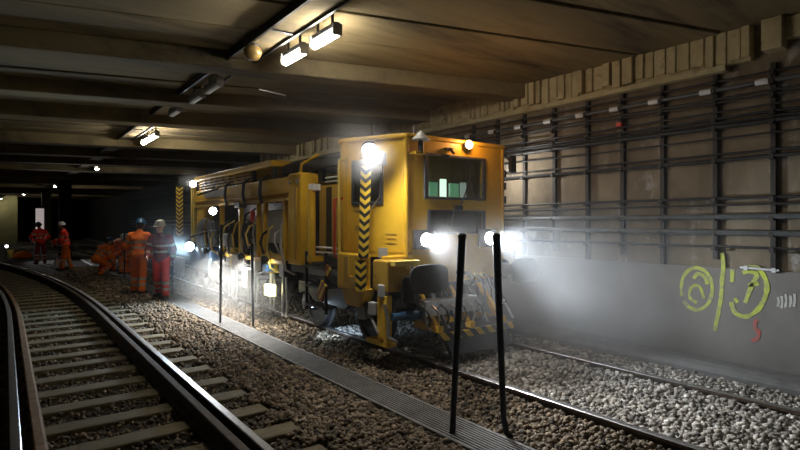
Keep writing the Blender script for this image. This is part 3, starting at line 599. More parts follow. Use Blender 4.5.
# --- plough and front working gear
mb = MB(); mb.bx(4.12, 5.5, 4.68, 4.72, .24, .33); part(mb, 'plough_bar', M['hazard_bar'], mc, bevel=.006)
mb = MB(); mb.prism([(4.60, .06), (4.68, .06), (4.80, .24), (4.84, .42), (4.80, .42), (4.74, .26)], 4.3, 5.4, 'x'); part(mb, 'plough_blade', M['dark'], mc)
for x in (4.18, 4.72, 5.3):
    mb = MB(); mb.bx(x-.04, x+.04, 4.68, 5.16, .34, .42); mb.prism([(4.68, .34), (4.78, .34), (5.2, .84), (5.1, .84)], x-.03, x+.03, 'x'); part(mb, 'plough_arm', M['yellow'], mc, bevel=.008)
def ram(a, b, r, par=mc, nm='hydraulic_ram'):
    a, b = Vector(a), Vector(b); m_ = a.lerp(b, .58); mb = MB(); mb.tube([a, a.lerp(m_, .96), m_], [r, r, r*1.12], 12); o = part(mb, nm, M['dark'], par, smooth=True)
    mb = MB(); mb.tube([m_, b], r*.5, 10); part(mb, 'ram_rod', M['silver'], o, smooth=True); return o
for x in (4.06, 4.36, 4.55, 5.05, 5.55): ram((x, 5.1, .82), (x+.02, 4.76, .36), .04)
mb = MB(); mb.bx(4.05, 4.95, 4.82, 5.02, .52, .72); part(mb, 'valve_block', M['silver'], mc, bevel=.02)
for i in range(7):
    x = 4.0+i*.15; mb = MB(); mb.tube([(x, 4.83, .66), (x+.02, 4.74, .60), (x+.05, 4.73, .5), (x+.08, 4.8, .40)], .014, 8); part(mb, 'hose', M['silver'] if i % 2 else M['rubber'], mc, smooth=True)
mb = MB(); mb.tube([(3.66, 4.98, .55), (4.5, 4.86, .55)], .05, 12); part(mb, 'cross_tube', M['blue'], mc, smooth=True)
mb = MB(); mb.tube([(3.58, 5.02, .70), (3.62, 5.0, .52), (3.62, 5.0, .32), (3.7, 4.92, .26)], .024, 8); part(mb, 'hose', M['silver'], mc, smooth=True)
mb = MB(); mb.bx(3.6, 3.95, 4.98, 5.3, .84, 1.22); part(mb, 'front_locker', M['brown_yellow'], mc, bevel=.02)
mb = MB(); mb.lathe([(.1, 0), (.11, .03), (.11, .25), (.08, .3)], (3.90, 4.92, .72), n=18); part(mb, 'air_filter', M['black'], mc, smooth=True)
mb = MB(); mb.bx(3.62, 4.0, 4.86, 4.95, 1.16, 1.22); part(mb, 'step_tread', M['yellow_b'], mc, bevel=.006)
mb = MB(); mb.bx(3.60, 3.68, 5.0, 5.2, .2, .8); mb.bx(3.60, 3.75, 5.0, 5.45, .18, .24); part(mb, 'side_plough_frame', M['yellow'], mc, bevel=.01)
mb = MB(); mb.lathe([(.07, 0), (.08, .02), (.08, .08), (.04, .10)], (3.70, 5.10, .26), (-1, 0, 0), 20); part(mb, 'guide_roller', M['yellow'], mc, smooth=True)
for (x, y, z) in ((3.60, 5.28, .62), (3.55, 5.44, .55), (3.62, 5.1, .85)):
    mb = MB(); mb.box((x, y, z), (.08, .12, .16), .3); part(mb, 'valve_block', M['grey'], mc, bevel=.015)
ram((3.58, 5.5, .75), (3.58, 5.15, .34), .035)
# --- wheelsets
def wheel(x, y, sgn):
    mb = MB(); mb.lathe([(.05, .08), (.10, .08), (.11, .02), (.30, .0), (.31, -.03), (.37, -.03), (.37, .06), (.385, .07), (.41, .085), (.41, .105), (.30, .10), (.12, .06), (.05, .14)], (x, y, .372), (sgn, 0, 0), 32); return mb
for y in (5.95, 7.55, 11.9, 13.5):
    mb = MB(); mb.tube([(4.2, y, .372), (5.56, y, .372)], .07, 12); ax = part(mb, 'axle', M['black'], mc, smooth=True)
    for x, s_ in ((4.06, 1), (5.70, -1)): part(wheel(x, y, s_), 'wheel', M['black'], ax, smooth=True)
    for x, s_ in ((3.92, -1), (5.84, 1)):
        mb = MB(); mb.box((x, y, .40), (.16, .26, .26)); mb.lathe([(.09, 0), (.10, .1), (.05, .12)], (x, y, .38), (s_, 0, 0), 16); part(mb, 'axle_box', M['dark'], ax, bevel=.02)
for y0, y1 in ((5.75, 7.75), (11.7, 13.7)):
    for x in (3.88, 5.86):
        mb = MB(); mb.prism([(y0, .52), (y0+.3, .60), (y0+.55, .44), (y1-.55, .44), (y1-.3, .60), (y1, .52), (y1, .74), (y0, .74)], x-.07, x+.07, 'x'); part(mb, 'bogie_frame', M['black'], mc, bevel=.015)
# steps and yellow hazard pads beside the front bogie
for i, (z, yy_) in enumerate(((.46, 6.65), (.74, 6.65), (1.02, 6.65))):
    mb = MB(); mb.bx(3.50, 3.72, yy_-.28, yy_+.28, z, z+.035); part(mb, 'step', M['dark'], mc, bevel=.006)
for dy in (-.29, .29): mb = MB(); mb.bx(3.52, 3.56, 6.65+dy-.015, 6.65+dy+.015, .40, 1.25); part(mb, 'step_stringer', M['black'], mc)
PADM = stripe_mat('yellow_red_pad', 2, 1, .16, (.75, .58, .05), (.40, .08, .02), False, 0, 1.2)
for px, py, wd, hg in ((322, 291, .16, .28), (328, 271, .12, .14)):
    p = on_x(px, py, 3.46); mb = MB(); mb.box((0, 0, 0), (.03, wd, hg), Matrix.Rotation(.5, 3, 'X')); o = mb.build('hazard_pad', PADM, bevel=.01); o.parent = mc; o.location = p-Vector(mc.location)
    mb = MB(); mb.tube([p+Vector((.01, 0, 0)), p+Vector((.3, .05, .1))], .015, 6); part(mb, 'pad_bracket', M['black'], o)
# lamp close to the rail by the front bogie
c = Vector((3.72, 7.05, .42)); o, p = lamp('rail_lamp', c, (.2, -.6, -.8), .05, 'lens_b'); lamp_light('rail_lamp_beam', 'SPOT', p, 60, (.55, .75, 1), o, (4.1, 7.0, 0), .03, 85, .6)
# --- body behind the cab
mb = MB(); mb.bx(4.25, 5.6, 6.12, 8.4, 1.15, 2.62); part(mb, 'engine_housing', M['dark'], mc, bevel=.03)
mb = MB(); mb.bx(3.86, 4.26, 6.12, 7.15, 1.22, 2.24); eo = part(mb, 'engine_door', M['brown_yellow'], mc, bevel=.02)
mb = MB(); mb.bx(3.845, 3.86, 6.76, 6.90, 1.25, 2.2); mb.tube([(3.84, 6.45, 1.65), (3.84, 6.45, 1.85)], .012, 6); part(mb, 'door_handle', M['black'], eo)
mb = MB(); mb.prism([(3.78, 2.48), (3.78, 2.64), (4.0, 2.74), (5.8, 2.74), (6.0, 2.64), (6.0, 2.48)], 6.14, 8.35, 'y'); part(mb, 'engine_roof', M['black'], mc, bevel=.02)
for y in (7.0, 7.25, 7.5): mb = MB(); mb.bx(3.84, 3.9, y, y+.14, 2.3, 2.5); part(mb, 'vent_grille', M['black'], mc)
mb = MB(); mb.tube([(3.84, 6.9, 2.34), (3.84, 6.2, 2.34)], .014, 8); mb.tube([(3.84, 6.9, 2.28), (3.84, 6.2, 2.28)], .010, 8); part(mb, 'guard_rail_bar', M['white'], mc)
mb = MB(); mb.tube([(3.62, 7.30, 2.40), (3.60, 7.22, 2.56), (3.78, 7.0, 2.70)], .025, 8); part(mb, 'roof_strut', M['yellow'], mc)
mb = MB(); mb.bx(3.70, 4.3, 6.0, 7.2, 1.10, 1.20); part(mb, 'walkway_deck', M['dark'], mc, bevel=.01)
for z in (1.32, 1.25): mb = MB(); mb.tube([(3.58, 6.95, z), (3.58, 6.1, z)], .014, 8); part(mb, 'deck_pipe', M['white'], mc)
# --- portal frame and upper beam
mb = MB(); mb.bx(3.56, 3.76, 7.18, 7.62, 1.02, 2.42); mb.bx(6.0, 6.2, 7.18, 7.62, 1.02, 2.42); mb.bx(3.56, 6.2, 7.2, 7.6, 2.24, 2.44); po = part(mb, 'portal_frame', M['yellow'], mc, bevel=.02)
mb = MB(); mb.bx(3.545, 3.56, 7.3, 7.36, 1.1, 2.2); part(mb, 'portal_rib', M['brown_yellow'], po)
for y in (7.25, 7.52): mb = MB(); mb.lathe([(.03, 0), (.03, .03), (.015, .035)], (3.56, y, 2.3), (-1, 0, 0), 10); part(mb, 'pin', M['silver'], po)
mb = MB(); mb.tube([(3.46, 6.62, 1.20), (3.46, 6.62, 2.14)], .055, 14); mb.bx(3.42, 3.62, 6.55, 6.69, 1.12, 1.2); go_ = part(mb, 'guide_column', M['yellow'], mc, smooth=True); go_['label'] = 'bright yellow guide column'
mb = MB(); mb.bx(3.43, 3.56, 6.54, 6.68, 2.12, 2.22); part(mb, 'column_head', M['white'], go_, bevel=.01)
mb = MB(); mb.bx(3.58, 3.78, 7.6, 12.75, 2.06, 2.40); mb.bx(5.98, 6.18, 7.6, 12.75, 2.06, 2.40); ub = part(mb, 'upper_beam', M['yellow'], mc, bevel=.015)
mb = MB(); mb.bx(3.55, 3.60, 7.6, 12.7, 2.02, 2.07); mb.bx(3.55, 3.60, 7.6, 12.7, 2.14, 2.155); part(mb, 'beam_flange', M['brown_yellow'], ub)
for y in (8.6, 9.4, 10.4): mb = MB(); mb.tube([(3.55, y, 2.0), (3.52, y+.03, 2.2), (3.55, y+.05, 2.42), (3.7, y+.08, 2.5)], .016, 6); mb.tube([(3.55, y+.09, 2.0), (3.52, y+.1, 2.2), (3.55, y+.12, 2.42), (3.7, y+.14, 2.5)], .016, 6); part(mb, 'hose', M['rubber'], ub)
mb = MB(); mb.bx(3.57, 3.59, 10.6, 12.0, 2.22, 2.36); np_ = part(mb, 'name_board', M['grey'], ub); np_['label'] = 'grey name board on the yellow beam'
mb = MB(); mb.bx(3.54, 4.0, 8.25, 12.7, 2.62, 2.73); mb.bx(4.0, 6.2, 8.25, 12.7, 2.66, 2.73); part(mb, 'roof_canopy', M['yellow'], mc, bevel=.025)
lv = MB()
for z in (2.46, 2.52, 2.58):
    lv.bx(3.62, 3.66, 9.3, 12.5, z-.012, z+.012)
for y in np.arange(9.3, 12.6, .4): lv.bx(3.62, 3.67, y, y+.03, 2.4, 2.63)
part(lv, 'louvre', M['brown_yellow'], mc)
for y in (8.3, 9.25): mb = MB(); mb.bx(3.64, 3.70, y, y+.06, 2.4, 2.64); part(mb, 'canopy_post', M['black'], mc)
# rear end posts
for x in (3.58, 5.98): mb = MB(); mb.bx(x, x+.2, 12.0, 12.6, 1.15, 2.1); part(mb, 'rear_post', M['yellow'], mc, bevel=.02)
mb = MB(); mb.bx(3.6, 3.66, 13.05, 13.15, 1.2, 2.6); mb.bx(3.6, 3.66, 12.9, 12.96, 1.2, 2.6); part(mb, 'rear_ladder_rail', M['yellow_b'], mc)
for z in np.arange(1.3, 2.6, .22): mb = MB(); mb.tube([(3.63, 12.9, z), (3.63, 13.12, z)], .014, 6); part(mb, 'rung', M['dark'], mc)
mb = MB(); mb.box((0, 0, 0), (.17, .04, 1.25)); o = mb.build('hazard_post', M['hazard']); o.parent = mc; o.location = Vector((3.58, 14.1, 1.96))-Vector(mc.location); o.rotation_euler = (0, 0, math.radians(-35))
mb = MB(); mb.tube([(3.6, 14.1, 1.5), (4.1, 14.05, 1.5)], .02, 6); mb.tube([(3.6, 14.1, 2.4), (4.1, 14.05, 2.4)], .02, 6); part(mb, 'bracket', M['black'], o)
mb = MB(); mb.bx(4.05, 5.8, 12.75, 14.2, 1.15, 2.45); part(mb, 'rear_housing', M['black'], mc, bevel=.03)
mb = MB(); mb.bx(3.98, 4.3, 8.4, 12.75, 1.1, 2.05); mb.bx(4.3, 5.5, 8.4, 12.75, .95, 1.6); part(mb, 'inner_housing', M['black'], mc, bevel=.02)
# middle bay: yellow uprights, grey door with dark arched cut-outs
for y0, y1 in ((7.86, 7.96), (8.70, 8.80), (9.0, 9.08), (9.9, 9.98), (11.0, 11.1)):
    mb = MB(); mb.bx(3.62, 3.70, y0, y1, 1.05, 2.06); part(mb, 'bay_post', M['yellow'], mc, bevel=.01)
mb = MB(); mb.bx(3.66, 3.72, 7.98, 8.68, 1.32, 1.88); do = part(mb, 'bay_door', M['grey'], mc, bevel=.015); do['label'] = 'plain grey door panel'
mb = MB(); arc = [(8.0+.66*k/12, 1.30-.16*math.sin(math.pi*k/12)) for k in range(13)]; mb.prism(arc+[(8.68, 1.32), (7.98, 1.32)], 3.655, 3.69, 'x'); part(mb, 'door_recess', M['black'], do)
mb = MB(); mb.prism([(7.98, 1.06), (8.7, 1.06), (8.7, 1.16), (8.5, 1.12), (8.2, 1.12), (7.98, 1.16)], 3.62, 3.68, 'x'); part(mb, 'bay_sill', M['yellow'], mc)
mb = MB(); mb.bx(3.60, 3.66, 7.9, 11.2, .98, 1.06); part(mb, 'lower_rail', M['brown_yellow'], mc, bevel=.01)
mb = MB(); mb.box((3.60, 9.2, 1.78), (.08, .12, .22)); part(mb, 'fire_extinguisher', M['red'], mc, bevel=.03)
# round reel towards the rear
rc = on_x(206, 237, 3.62); mb = MB(); mb.lathe([(.34, -.04), (.42, -.05), (.44, 0), (.42, .05), (.34, .04), (.33, 0), (.34, -.04)], rc, (1, .15, 0), 28); ro = part(mb, 'hose_reel', M['grey'], mc, smooth=True)
mb = MB(); mb.lathe([(.06, -.06), (.30, -.03), (.30, .03), (.06, .06)], rc, (1, .15, 0), 24); part(mb, 'reel_drum', M['rubber'], ro, smooth=True)
# working gear under the upper beam: tamping tines, rams, hoses
for i, y in enumerate((8.2, 8.95, 9.5, 10.05, 10.6, 11.15)):
    xx = 3.78+.1*(i % 2)
    mb = MB(); mb.bx(xx-.07, xx+.07, y-.10, y+.10, .75, 1.15); tu = part(mb, 'tamping_unit', M['yellow_b'] if i % 3 == 1 else M['white'] if i % 3 == 2 else M['dark'], mc, bevel=.02)
    for d in (-.06, .06):
        mb = MB(); mb.tube([(xx, y+d, .78), (xx, y+d*1.6, .30), (xx-.01, y+d*1.2, .12)], [.028, .024, .018], 8); mb.box((xx, y+d*1.2, .10), (.03, .10, .05)); part(mb, 'tine', M['silver'], tu)
    ram((xx-.05, y+.15, 1.7), (xx-.02, y, 1.1), .035)
for i in range(16):
    y = 7.9+i*.26+random.uniform(-.08, .08); dy = random.uniform(-.3, .3); z = random.uniform(1.55, 2.0); zz = random.uniform(.8, 1.2)
    mb = MB(); mb.tube([(3.76, y, z), (3.58, y+dy*.3, z-.12), (3.54, y+dy*.6, (z+zz)/2), (3.60, y+dy, zz+.08), (3.75, y+dy*1.1, zz)], random.choice((.014, .018, .022)), 7); part(mb, 'hose', M[random.choice(('rubber', 'rubber', 'yellow_b', 'grey', 'brown_yellow'))], mc, smooth=True)
for px, py, wd, hg, mm in ((248, 278, .26, .36, 'white'), (216, 226, .3, .2, 'dark'), (228, 240, .22, .26, 'grey'), (240, 205, .3, .12, 'dark'), (268, 268, .2, .12, 'blue'), (236, 262, .2, .3, 'white')):
    p = on_x(px, py, 3.60); mb = MB(); mb.box(p, (.14, wd, hg)); part(mb, 'control_box', M[mm], mc, bevel=.02)
p = on_x(270, 290, 3.62); mb = MB(); mb.box(p, (.12, .26, .20)); yo = part(mb, 'marker_box', M['yellow_lit'], mc, bevel=.02); yo['label'] = 'glowing yellow marker box'
# dark blue gear by the rear bogie
mb = MB(); mb.bx(3.56, 3.9, 11.6, 13.2, .55, 1.12); part(mb, 'rear_tank', M['blue'], mc, bevel=.05)
mb = MB(); mb.lathe([(.2, -.15), (.22, -.1), (.22, .1), (.2, .15)], (3.7, 11.3, .62), (1, .2, 0), 20); part(mb, 'brush_drum', M['dark'], mc, smooth=True)
mb = MB(); mb.bx(3.5, 3.56, 13.5, 14.4, .35, .8); part(mb, 'rear_guard', M['white'], mc, bevel=.02)
for px, py, X, r, lens, en, col in ((193, 184, 3.50, .075, 'lens_w', 30, (1, .97, .9)), (213, 211, 3.46, .08, 'lens_w', 25, (1, .97, .9)), (189.5, 246.5, 3.45, .11, 'lens_b', 420, (.55, .78, 1))):
    p0 = on_x(px, py, X); o, p = lamp('work_lamp', p0, (-.55, -1, -.1), r, lens); lamp_light('work_lamp_beam', 'SPOT', p+Vector((-.03, -.06, 0)), en, col, o, p+Vector((-1, -.75, -.15)), .05, 120, .8)
    mb = MB(); mb.tube([p0+Vector((.03, .06, 0)), p0+Vector((.25, .12, .0))], .018, 6); part(mb, 'lamp_arm', M['black'], o)
# flood lamps under the upper beam, lighting the ballast and gear below
for y, en in ((8.3, 160), (9.4, 300), (10.5, 340), (11.5, 260)):
    p0 = Vector((3.47, y, 1.02)); o, p = lamp('flood_lamp', p0, (.45, 0, -1), .06, 'lens_w'); lamp_light('flood_lamp_beam', 'SPOT', p, en, (1, .98, .93), o, p+Vector((-.30, -.25, -1)), .05, 125, .9)

# ================================================================== people
def smin(a, b, k):
    h = np.clip(.5+.5*(b-a)/k, 0, 1); return b*(1-h)+a*h-k*h*(1-h)
def sdf_mesh(prims, h, k=.03, infl=0.0):
    """one continuous skin around tapered limbs: (a, b, ra, rb, blend)"""
    A = np.array([p[0] for p in prims]+[p[1] for p in prims]); mr = max(max(p[2], p[3]) for p in prims)+infl+.05
    lo = A.min(0)-mr; n = np.ceil((A.max(0)+mr-lo)/h).astype(int)+1; F = np.full(n, .5, np.float32)
    for p in prims:
        a, b = np.array(p[0], float), np.array(p[1], float); ra, rb = p[2]+infl, p[3]+infl; kk = p[4] if len(p) > 4 else k; pad = max(ra, rb)+.07
        i0 = np.maximum(np.floor((np.minimum(a, b)-pad-lo)/h).astype(int), 0); i1 = np.minimum(np.ceil((np.maximum(a, b)+pad-lo)/h).astype(int)+1, n)
        X, Y, Z = np.meshgrid(*[lo[d]+h*np.arange(i0[d], i1[d]) for d in range(3)], indexing='ij'); ba = b-a; L = max(ba@ba, 1e-9)
        t = np.clip(((X-a[0])*ba[0]+(Y-a[1])*ba[1]+(Z-a[2])*ba[2])/L, 0, 1)
        D = np.sqrt((X-a[0]-t*ba[0])**2+(Y-a[1]-t*ba[1])**2+(Z-a[2]-t*ba[2])**2)-(ra+(rb-ra)*t)
        S = tuple(slice(i0[d], i1[d]) for d in range(3)); F[S] = smin(F[S], D.astype(np.float32), kk)
    neg = F < 0; cnt = np.zeros(n-1, np.float32); pos = np.zeros((*(n-1), 3), np.float32)
    corners = [(i, j, l) for i in (0, 1) for j in (0, 1) for l in (0, 1)]
    def sl(c): return tuple(slice(c[d], n[d]-1+c[d]) for d in range(3))
    for c in corners:
        for d in range(3):
            if c[d]: continue
            c2 = list(c); c2[d] = 1; f0, f1 = F[sl(c)], F[sl(c2)]; cr = (f0 < 0) != (f1 < 0); t = np.where(cr, f0/np.where(cr, f0-f1, 1), 0)
            cnt += cr
            for e in range(3): pos[..., e] += np.where(cr, c[e]+(t if e == d else 0), 0)
    act = cnt > 0; idx = np.full(n-1, -1); idx[act] = np.arange(act.sum()); g = np.argwhere(act)
    V = lo+h*(g+pos[act]/cnt[act][:, None]); Q = []
    for d in range(3):
        e, f = (d+1) % 3, (d+2) % 3; a = [slice(None)]*3; b = [slice(None)]*3; a[d] = slice(0, -1); b[d] = slice(1, None)
        cr = np.argwhere(neg[tuple(a)] != neg[tuple(b)]); cr = cr[(cr[:, e] > 0) & (cr[:, f] > 0) & (cr[:, e] < n[e]-1) & (cr[:, f] < n[f]-1)]
        sg = neg[tuple(a)][tuple(cr.T)]
        def ix(de, df): q = cr.copy(); q[:, e] -= de; q[:, f] -= df; return idx[tuple(q.T)]
        qd = np.stack([ix(1, 1), ix(0, 1), ix(0, 0), ix(1, 0)], 1); qd[~sg] = qd[~sg][:, ::-1]; Q.append(qd)
    return V, np.concatenate(Q)
def skin_obj(name, V, Q, mats, parent, mi=None):
    me = bpy.data.meshes.new(name); me.from_pydata([tuple(v) for v in V], [], [tuple(map(int, q)) for q in Q])
    for m in mats: me.materials.append(m)
    if mi is not None: me.polygons.foreach_set('material_index', mi)
    me.polygons.foreach_set('use_smooth', [True]*len(me.polygons)); o = bpy.data.objects.new(name, me); C.objects.link(o)
    if parent: o.parent = parent
    return o
def person(loc, face, label, jacket, trousers, helmet, pose, h=.010, scale=1.0, lower=None):
    g = lambda k, d: pose.get(k, d); V3 = lambda *a: np.array(a, float); rad = math.radians
    lean = rad(g('lean', 4)); up = V3(0, math.sin(lean), math.cos(lean)); fw = V3(0, math.cos(lean), -math.sin(lean)); sd = V3(1, 0, 0)
    legs = {}; low = 0
    for s_, nm in ((-1, 'l'), (1, 'r')):
        a = rad(g('hip_'+nm, 0)); kb = rad(g('knee_'+nm, 4)); ab = s_*rad(g('spread', 4)); hp_ = V3(s_*.095, 0, -.03)
        th = V3(math.sin(ab), math.sin(a)*math.cos(ab), -math.cos(a)*math.cos(ab)); sh = V3(math.sin(ab)*.6, math.sin(a-kb), -math.cos(a-kb))
        kn = hp_+th*.43; an = kn+sh*.42; toe = an+V3(s_*.03, .17, -.035) if a-kb > -.6 else an+V3(0, .10, -.11)
        legs[nm] = (hp_, kn, an, toe); low = min(low, an[2]-.085)
    hz = -low; off = V3(0, 0, hz)
    for k in legs: legs[k] = tuple(p+off for p in legs[k])
    pel = off+V3(0, 0, 0); wai = pel+up*.15; che = pel+up*.36; nkb = pel+up*.53-fw*.01; hy_ = rad(g('head_yaw', 0)); hp2 = rad(g('head_pitch', 0))
    hf = fw*math.cos(hp2)-up*math.sin(hp2); hu = up*math.cos(hp2)+fw*math.sin(hp2)
    if lean > .5: hf = V3(0, .75, -.66); hu = V3(0, .66, .75)
    hs = sd*math.cos(hy_)-hf*math.sin(hy_); hf = hf*math.cos(hy_)+sd*math.sin(hy_)
    hd = nkb+up*.06+hu*.12+fw*.02
    B = [(pel-sd*.06, pel+sd*.06, .115, .115), (pel, wai, .125, .115), (wai-sd*.03, wai+sd*.03, .105, .105), (wai, che, .115, .13), (che-sd*.07, che+sd*.07, .115, .115), (che, nkb, .12, .07), (nkb-sd*.13-up*.06, nkb+sd*.13-up*.06, .062, .062), (nkb, hd-hu*.05, .056, .052)]
    B += [(hd+hu*.025-hf*.012, hd+hu*.03+hf*.01, .088, .086, .02), (hd-hu*.02+hf*.02, hd-hu*.085+hf*.055, .070, .040, .02), (hd+hf*.085+hu*.005, hd+hf*.108-hu*.03, .010, .017, .01), (hd+hf*.082-hu*.062-hs*.018, hd+hf*.082-hu*.062+hs*.018, .010, .010, .008), (hd+hf*.078+hu*.03-hs*.035, hd+hf*.078+hu*.03+hs*.035, .014, .014, .012)]
    for s_ in (-1, 1): B.append((hd+hs*s_*.083+hu*.015, hd+hs*s_*.086-hu*.03-hf*.01, .016, .011, .008))
    J = list(B[:7]); T = [B[0], (pel, wai, .13, .12)]; bandJ = []; bandT = []; boots = []
    for nm, s_ in (('l', -1), ('r', 1)):
        hp_, kn, an, toe = legs[nm]
        B += [(hp_, kn, .085, .055), (kn, kn*.6+an*.4+V3(0, -.012, 0), .055, .054), (kn*.6+an*.4+V3(0, -.012, 0), an, .054, .036), (an-V3(0, .03, .04), toe, .038, .030)]
        T += [(hp_, kn, .095, .072), (kn, an+V3(0, 0, .03), .070, .066)]
        boots += [(an+V3(0, 0, .08), an-V3(0, .01, .03), .052, .052), (an-V3(0, .045, .042), toe, .044, .040)]
        sh_ = nkb+sd*s_*.19-up*.07; p = rad(g('arm_'+nm, 5)); q = rad(g('out_'+nm, 10)); e = rad(g('elbow_'+nm, 18)); inn = g('in_'+nm, .15)
        ua = -up*math.cos(p)*math.cos(q)+fw*math.sin(p)*math.cos(q)+sd*s_*math.sin(q); el = sh_+ua*.29
        fa = -up*math.cos(p+e)+fw*math.sin(p+e)-sd*s_*inn; fa /= np.linalg.norm(fa); wr = el+fa*.25
        B += [(sh_, el, .056, .042), (el, el*.6+wr*.4, .044, .043), (el*.6+wr*.4, wr, .043, .027)]
        J += [(sh_, el, .068, .058), (el, wr-fa*.02, .056, .046)]
        # hand: palm, four bent fingers, thumb from the side of the palm
        ps = np.cross(fa, sd*s_); ps /= np.linalg.norm(ps); pn = np.cross(ps, fa)*s_; pc = wr+fa*.05
        B += [(wr, pc+ps*.018, .026, .020, .01), (wr, pc-ps*.018, .024, .018, .01), (pc+ps*.022+fa*.035, pc-ps*.024+fa*.03, .013, .012, .01)]
        for i_, (o_, l_) in enumerate(((.030, .070), (.011, .080), (-.009, .074), (-.028, .058))):
            b0 = pc+fa*.035+ps*o_; b1 = b0+fa*l_*.5-pn*l_*.10; b2 = b1+fa*l_*.30-pn*l_*.32; B += [(b0, b1, .0095, .0088, .004), (b1, b2, .0088, .0075, .004)]
        t0 = wr+fa*.025+ps*.022; t1 = t0+ps*.028+fa*.028-pn*.012; t2 = t1+fa*.03-pn*.014+ps*.004; B += [(t0, t1, .012, .010, .006), (t1, t2, .010, .008, .004)]
    root_loc = Vector(loc)
    V, Q = sdf_mesh(B, h)
    body = skin_obj('person', V*scale, Q, [M['skin']], None); body.location = root_loc; body.rotation_euler = (0, 0, face); tag(body, label, 'person', 'track workers')
    def wear(name, prims, mats, infl, bands=None, hh=.013):
        V, Q = sdf_mesh(prims, hh, .035, infl); mi = None
        if bands:
            ctr = V[Q].mean(1); best = np.full(len(Q), 9.); tt = np.zeros(len(Q)); wi = np.zeros(len(Q), int)
            for i_, p in enumerate(prims):
                a, b = np.array(p[0]), np.array(p[1]); ba = b-a; t = np.clip(((ctr-a)@ba)/max(ba@ba, 1e-9), 0, 1); D = np.linalg.norm(ctr-a-t[:, None]*ba, axis=1)-(p[2]+(p[3]-p[2])*t); m_ = D < best; best[m_] = D[m_]; tt[m_] = t[m_]; wi[m_] = i_
            mi = np.zeros(len(Q), np.int32)
            for i_, lo_, hi_ in bands: mi[(wi == i_) & (tt > lo_) & (tt < hi_)] = 1
            # chest hoop measured along the spine
            if name == 'jacket':
                s = (ctr-pel)@up; tors = np.isin(wi, range(7))
                mi[tors & (((s > .13) & (s < .18)) | ((s > .27) & (s < .32)))] = 1
        return skin_obj(name, V*scale, Q, mats, body, mi)
    n0 = 7
    wear('jacket', J, [M[jacket], M['reflect']], .016, [(n0, .45, .65), (n0+2, .45, .65), (n0+1, .55, .8), (n0+3, .55, .8)])
    wear('trousers', T, [M[trousers] if lower is None else M[trousers], M['reflect']], .010, [(3, .25, .42), (5, .25, .42), (3, .62, .76), (5, .62, .76)])
    for i_ in (0, 2): wear('boot', boots[i_:i_+2], [M['boot']], .004)
    # helmet with brim, hair below it, eyes
    R = Matrix([hs, hf, hu]).transposed(); prof = [(.145, .0), (.132, .004), (.122, .02), (.116, .06), (.095, .105), (.055, .135), (.001, .145)]; vs = []; n = 22; fs = []
    for r, z in prof:
        for k in range(n):
            a = 2*math.pi*k/n; ex = 1.0+(.22*max(0, math.sin(a))**2 if r > .14 else 0); vs.append(tuple((np.array(hd)+np.array(R @ Vector((r*.93*math.cos(a), r*ex*1.05*math.sin(a)-.005, z+.035))))*scale))
    for i_ in range(len(prof)-1):
        for k in range(n): k2 = (k+1) % n; fs.append((i_*n+k, i_*n+k2, (i_+1)*n+k2, (i_+1)*n+k))
    skin_obj('helmet', vs, fs, [M[helmet]], body)
    V, Q = sdf_mesh([(hd-hf*.03+hu*.02, hd-hf*.045-hu*.04, .085, .062), ], .012); skin_obj('hair', V*scale, Q, [M['hair']], body)
    for s_ in (-1, 1):
        mb = MB(); mb.lathe([(.001, -.009), (.007, -.006), (.010, 0), (.007, .006), (.001, .009)], (hd+hf*.083+hs*s_*.031+hu*.008)*scale, n=10)
        o = mb.build('eye', M['eye'], smooth=True); o.parent = body
    return body
gnd = -.13
person((2.93, 13.15, gnd), math.radians(150), 'worker in dark red jacket and bright red trousers wearing a white helmet, walking', 'dkred_f', 'red_f', 'helm_white', dict(hip_l=14, knee_l=8, hip_r=-12, knee_r=12, arm_l=-18, arm_r=22, elbow_l=20, elbow_r=45, lean=6, head_yaw=25), .009, 1.02)
person((2.66, 14.3, gnd), math.radians(-35), 'worker in orange overalls with a blue helmet beside the dark red jacketed worker', 'orange_f', 'orange_f', 'helm_blue', dict(hip_l=8, knee_l=6, hip_r=-6, knee_r=8, arm_l=10, arm_r=5, out_l=28, out_r=14, elbow_l=50, lean=6, head_yaw=-20, head_pitch=10), .009, 1.04)
person((3.02, 21.3, gnd), math.radians(-70), 'orange worker bent forward over the ballast behind the two walking workers', 'orange_f', 'orange_f', 'helm_white', dict(hip_l=18, knee_l=18, hip_r=10, knee_r=16, lean=72, arm_l=70, arm_r=62, elbow_l=15, elbow_r=20), .011)
person((2.42, 19.9, gnd), math.radians(-60), 'orange worker crouching low beside the bent worker', 'orange_f', 'orange_f', 'helm_blue', dict(hip_l=95, knee_l=120, hip_r=60, knee_r=115, lean=38, arm_l=60, arm_r=50, elbow_l=30, elbow_r=30), .011)
person((3.45, 20.2, gnd), math.radians(120), 'orange worker kneeling with pale striped trousers just behind the blue helmeted worker', 'orange_f', 'orange_f', 'helm_white', dict(hip_l=88, knee_l=95, hip_r=0, knee_r=88, lean=15, arm_l=35, arm_r=40, elbow_l=40, elbow_r=40), .011)
pl = lambda px, py: (lambda d, r: (sS*d+cS*r, cS*d-sS*r))(520*(CAM_H-gnd)/(py-222), (px-400)/520*520*(CAM_H-gnd)/(py-222))
x, y = pl(40.5, 264); person((x, y, gnd), math.radians(20), 'worker in red jacket standing with arms held out, farthest down the curved track', 'red_f', 'dkred_f', 'helm_blue', dict(arm_l=5, arm_r=5, out_l=32, out_r=30, elbow_l=55, elbow_r=50, in_l=.6, in_r=.6, spread=5, lean=10, head_pitch=20), .011)
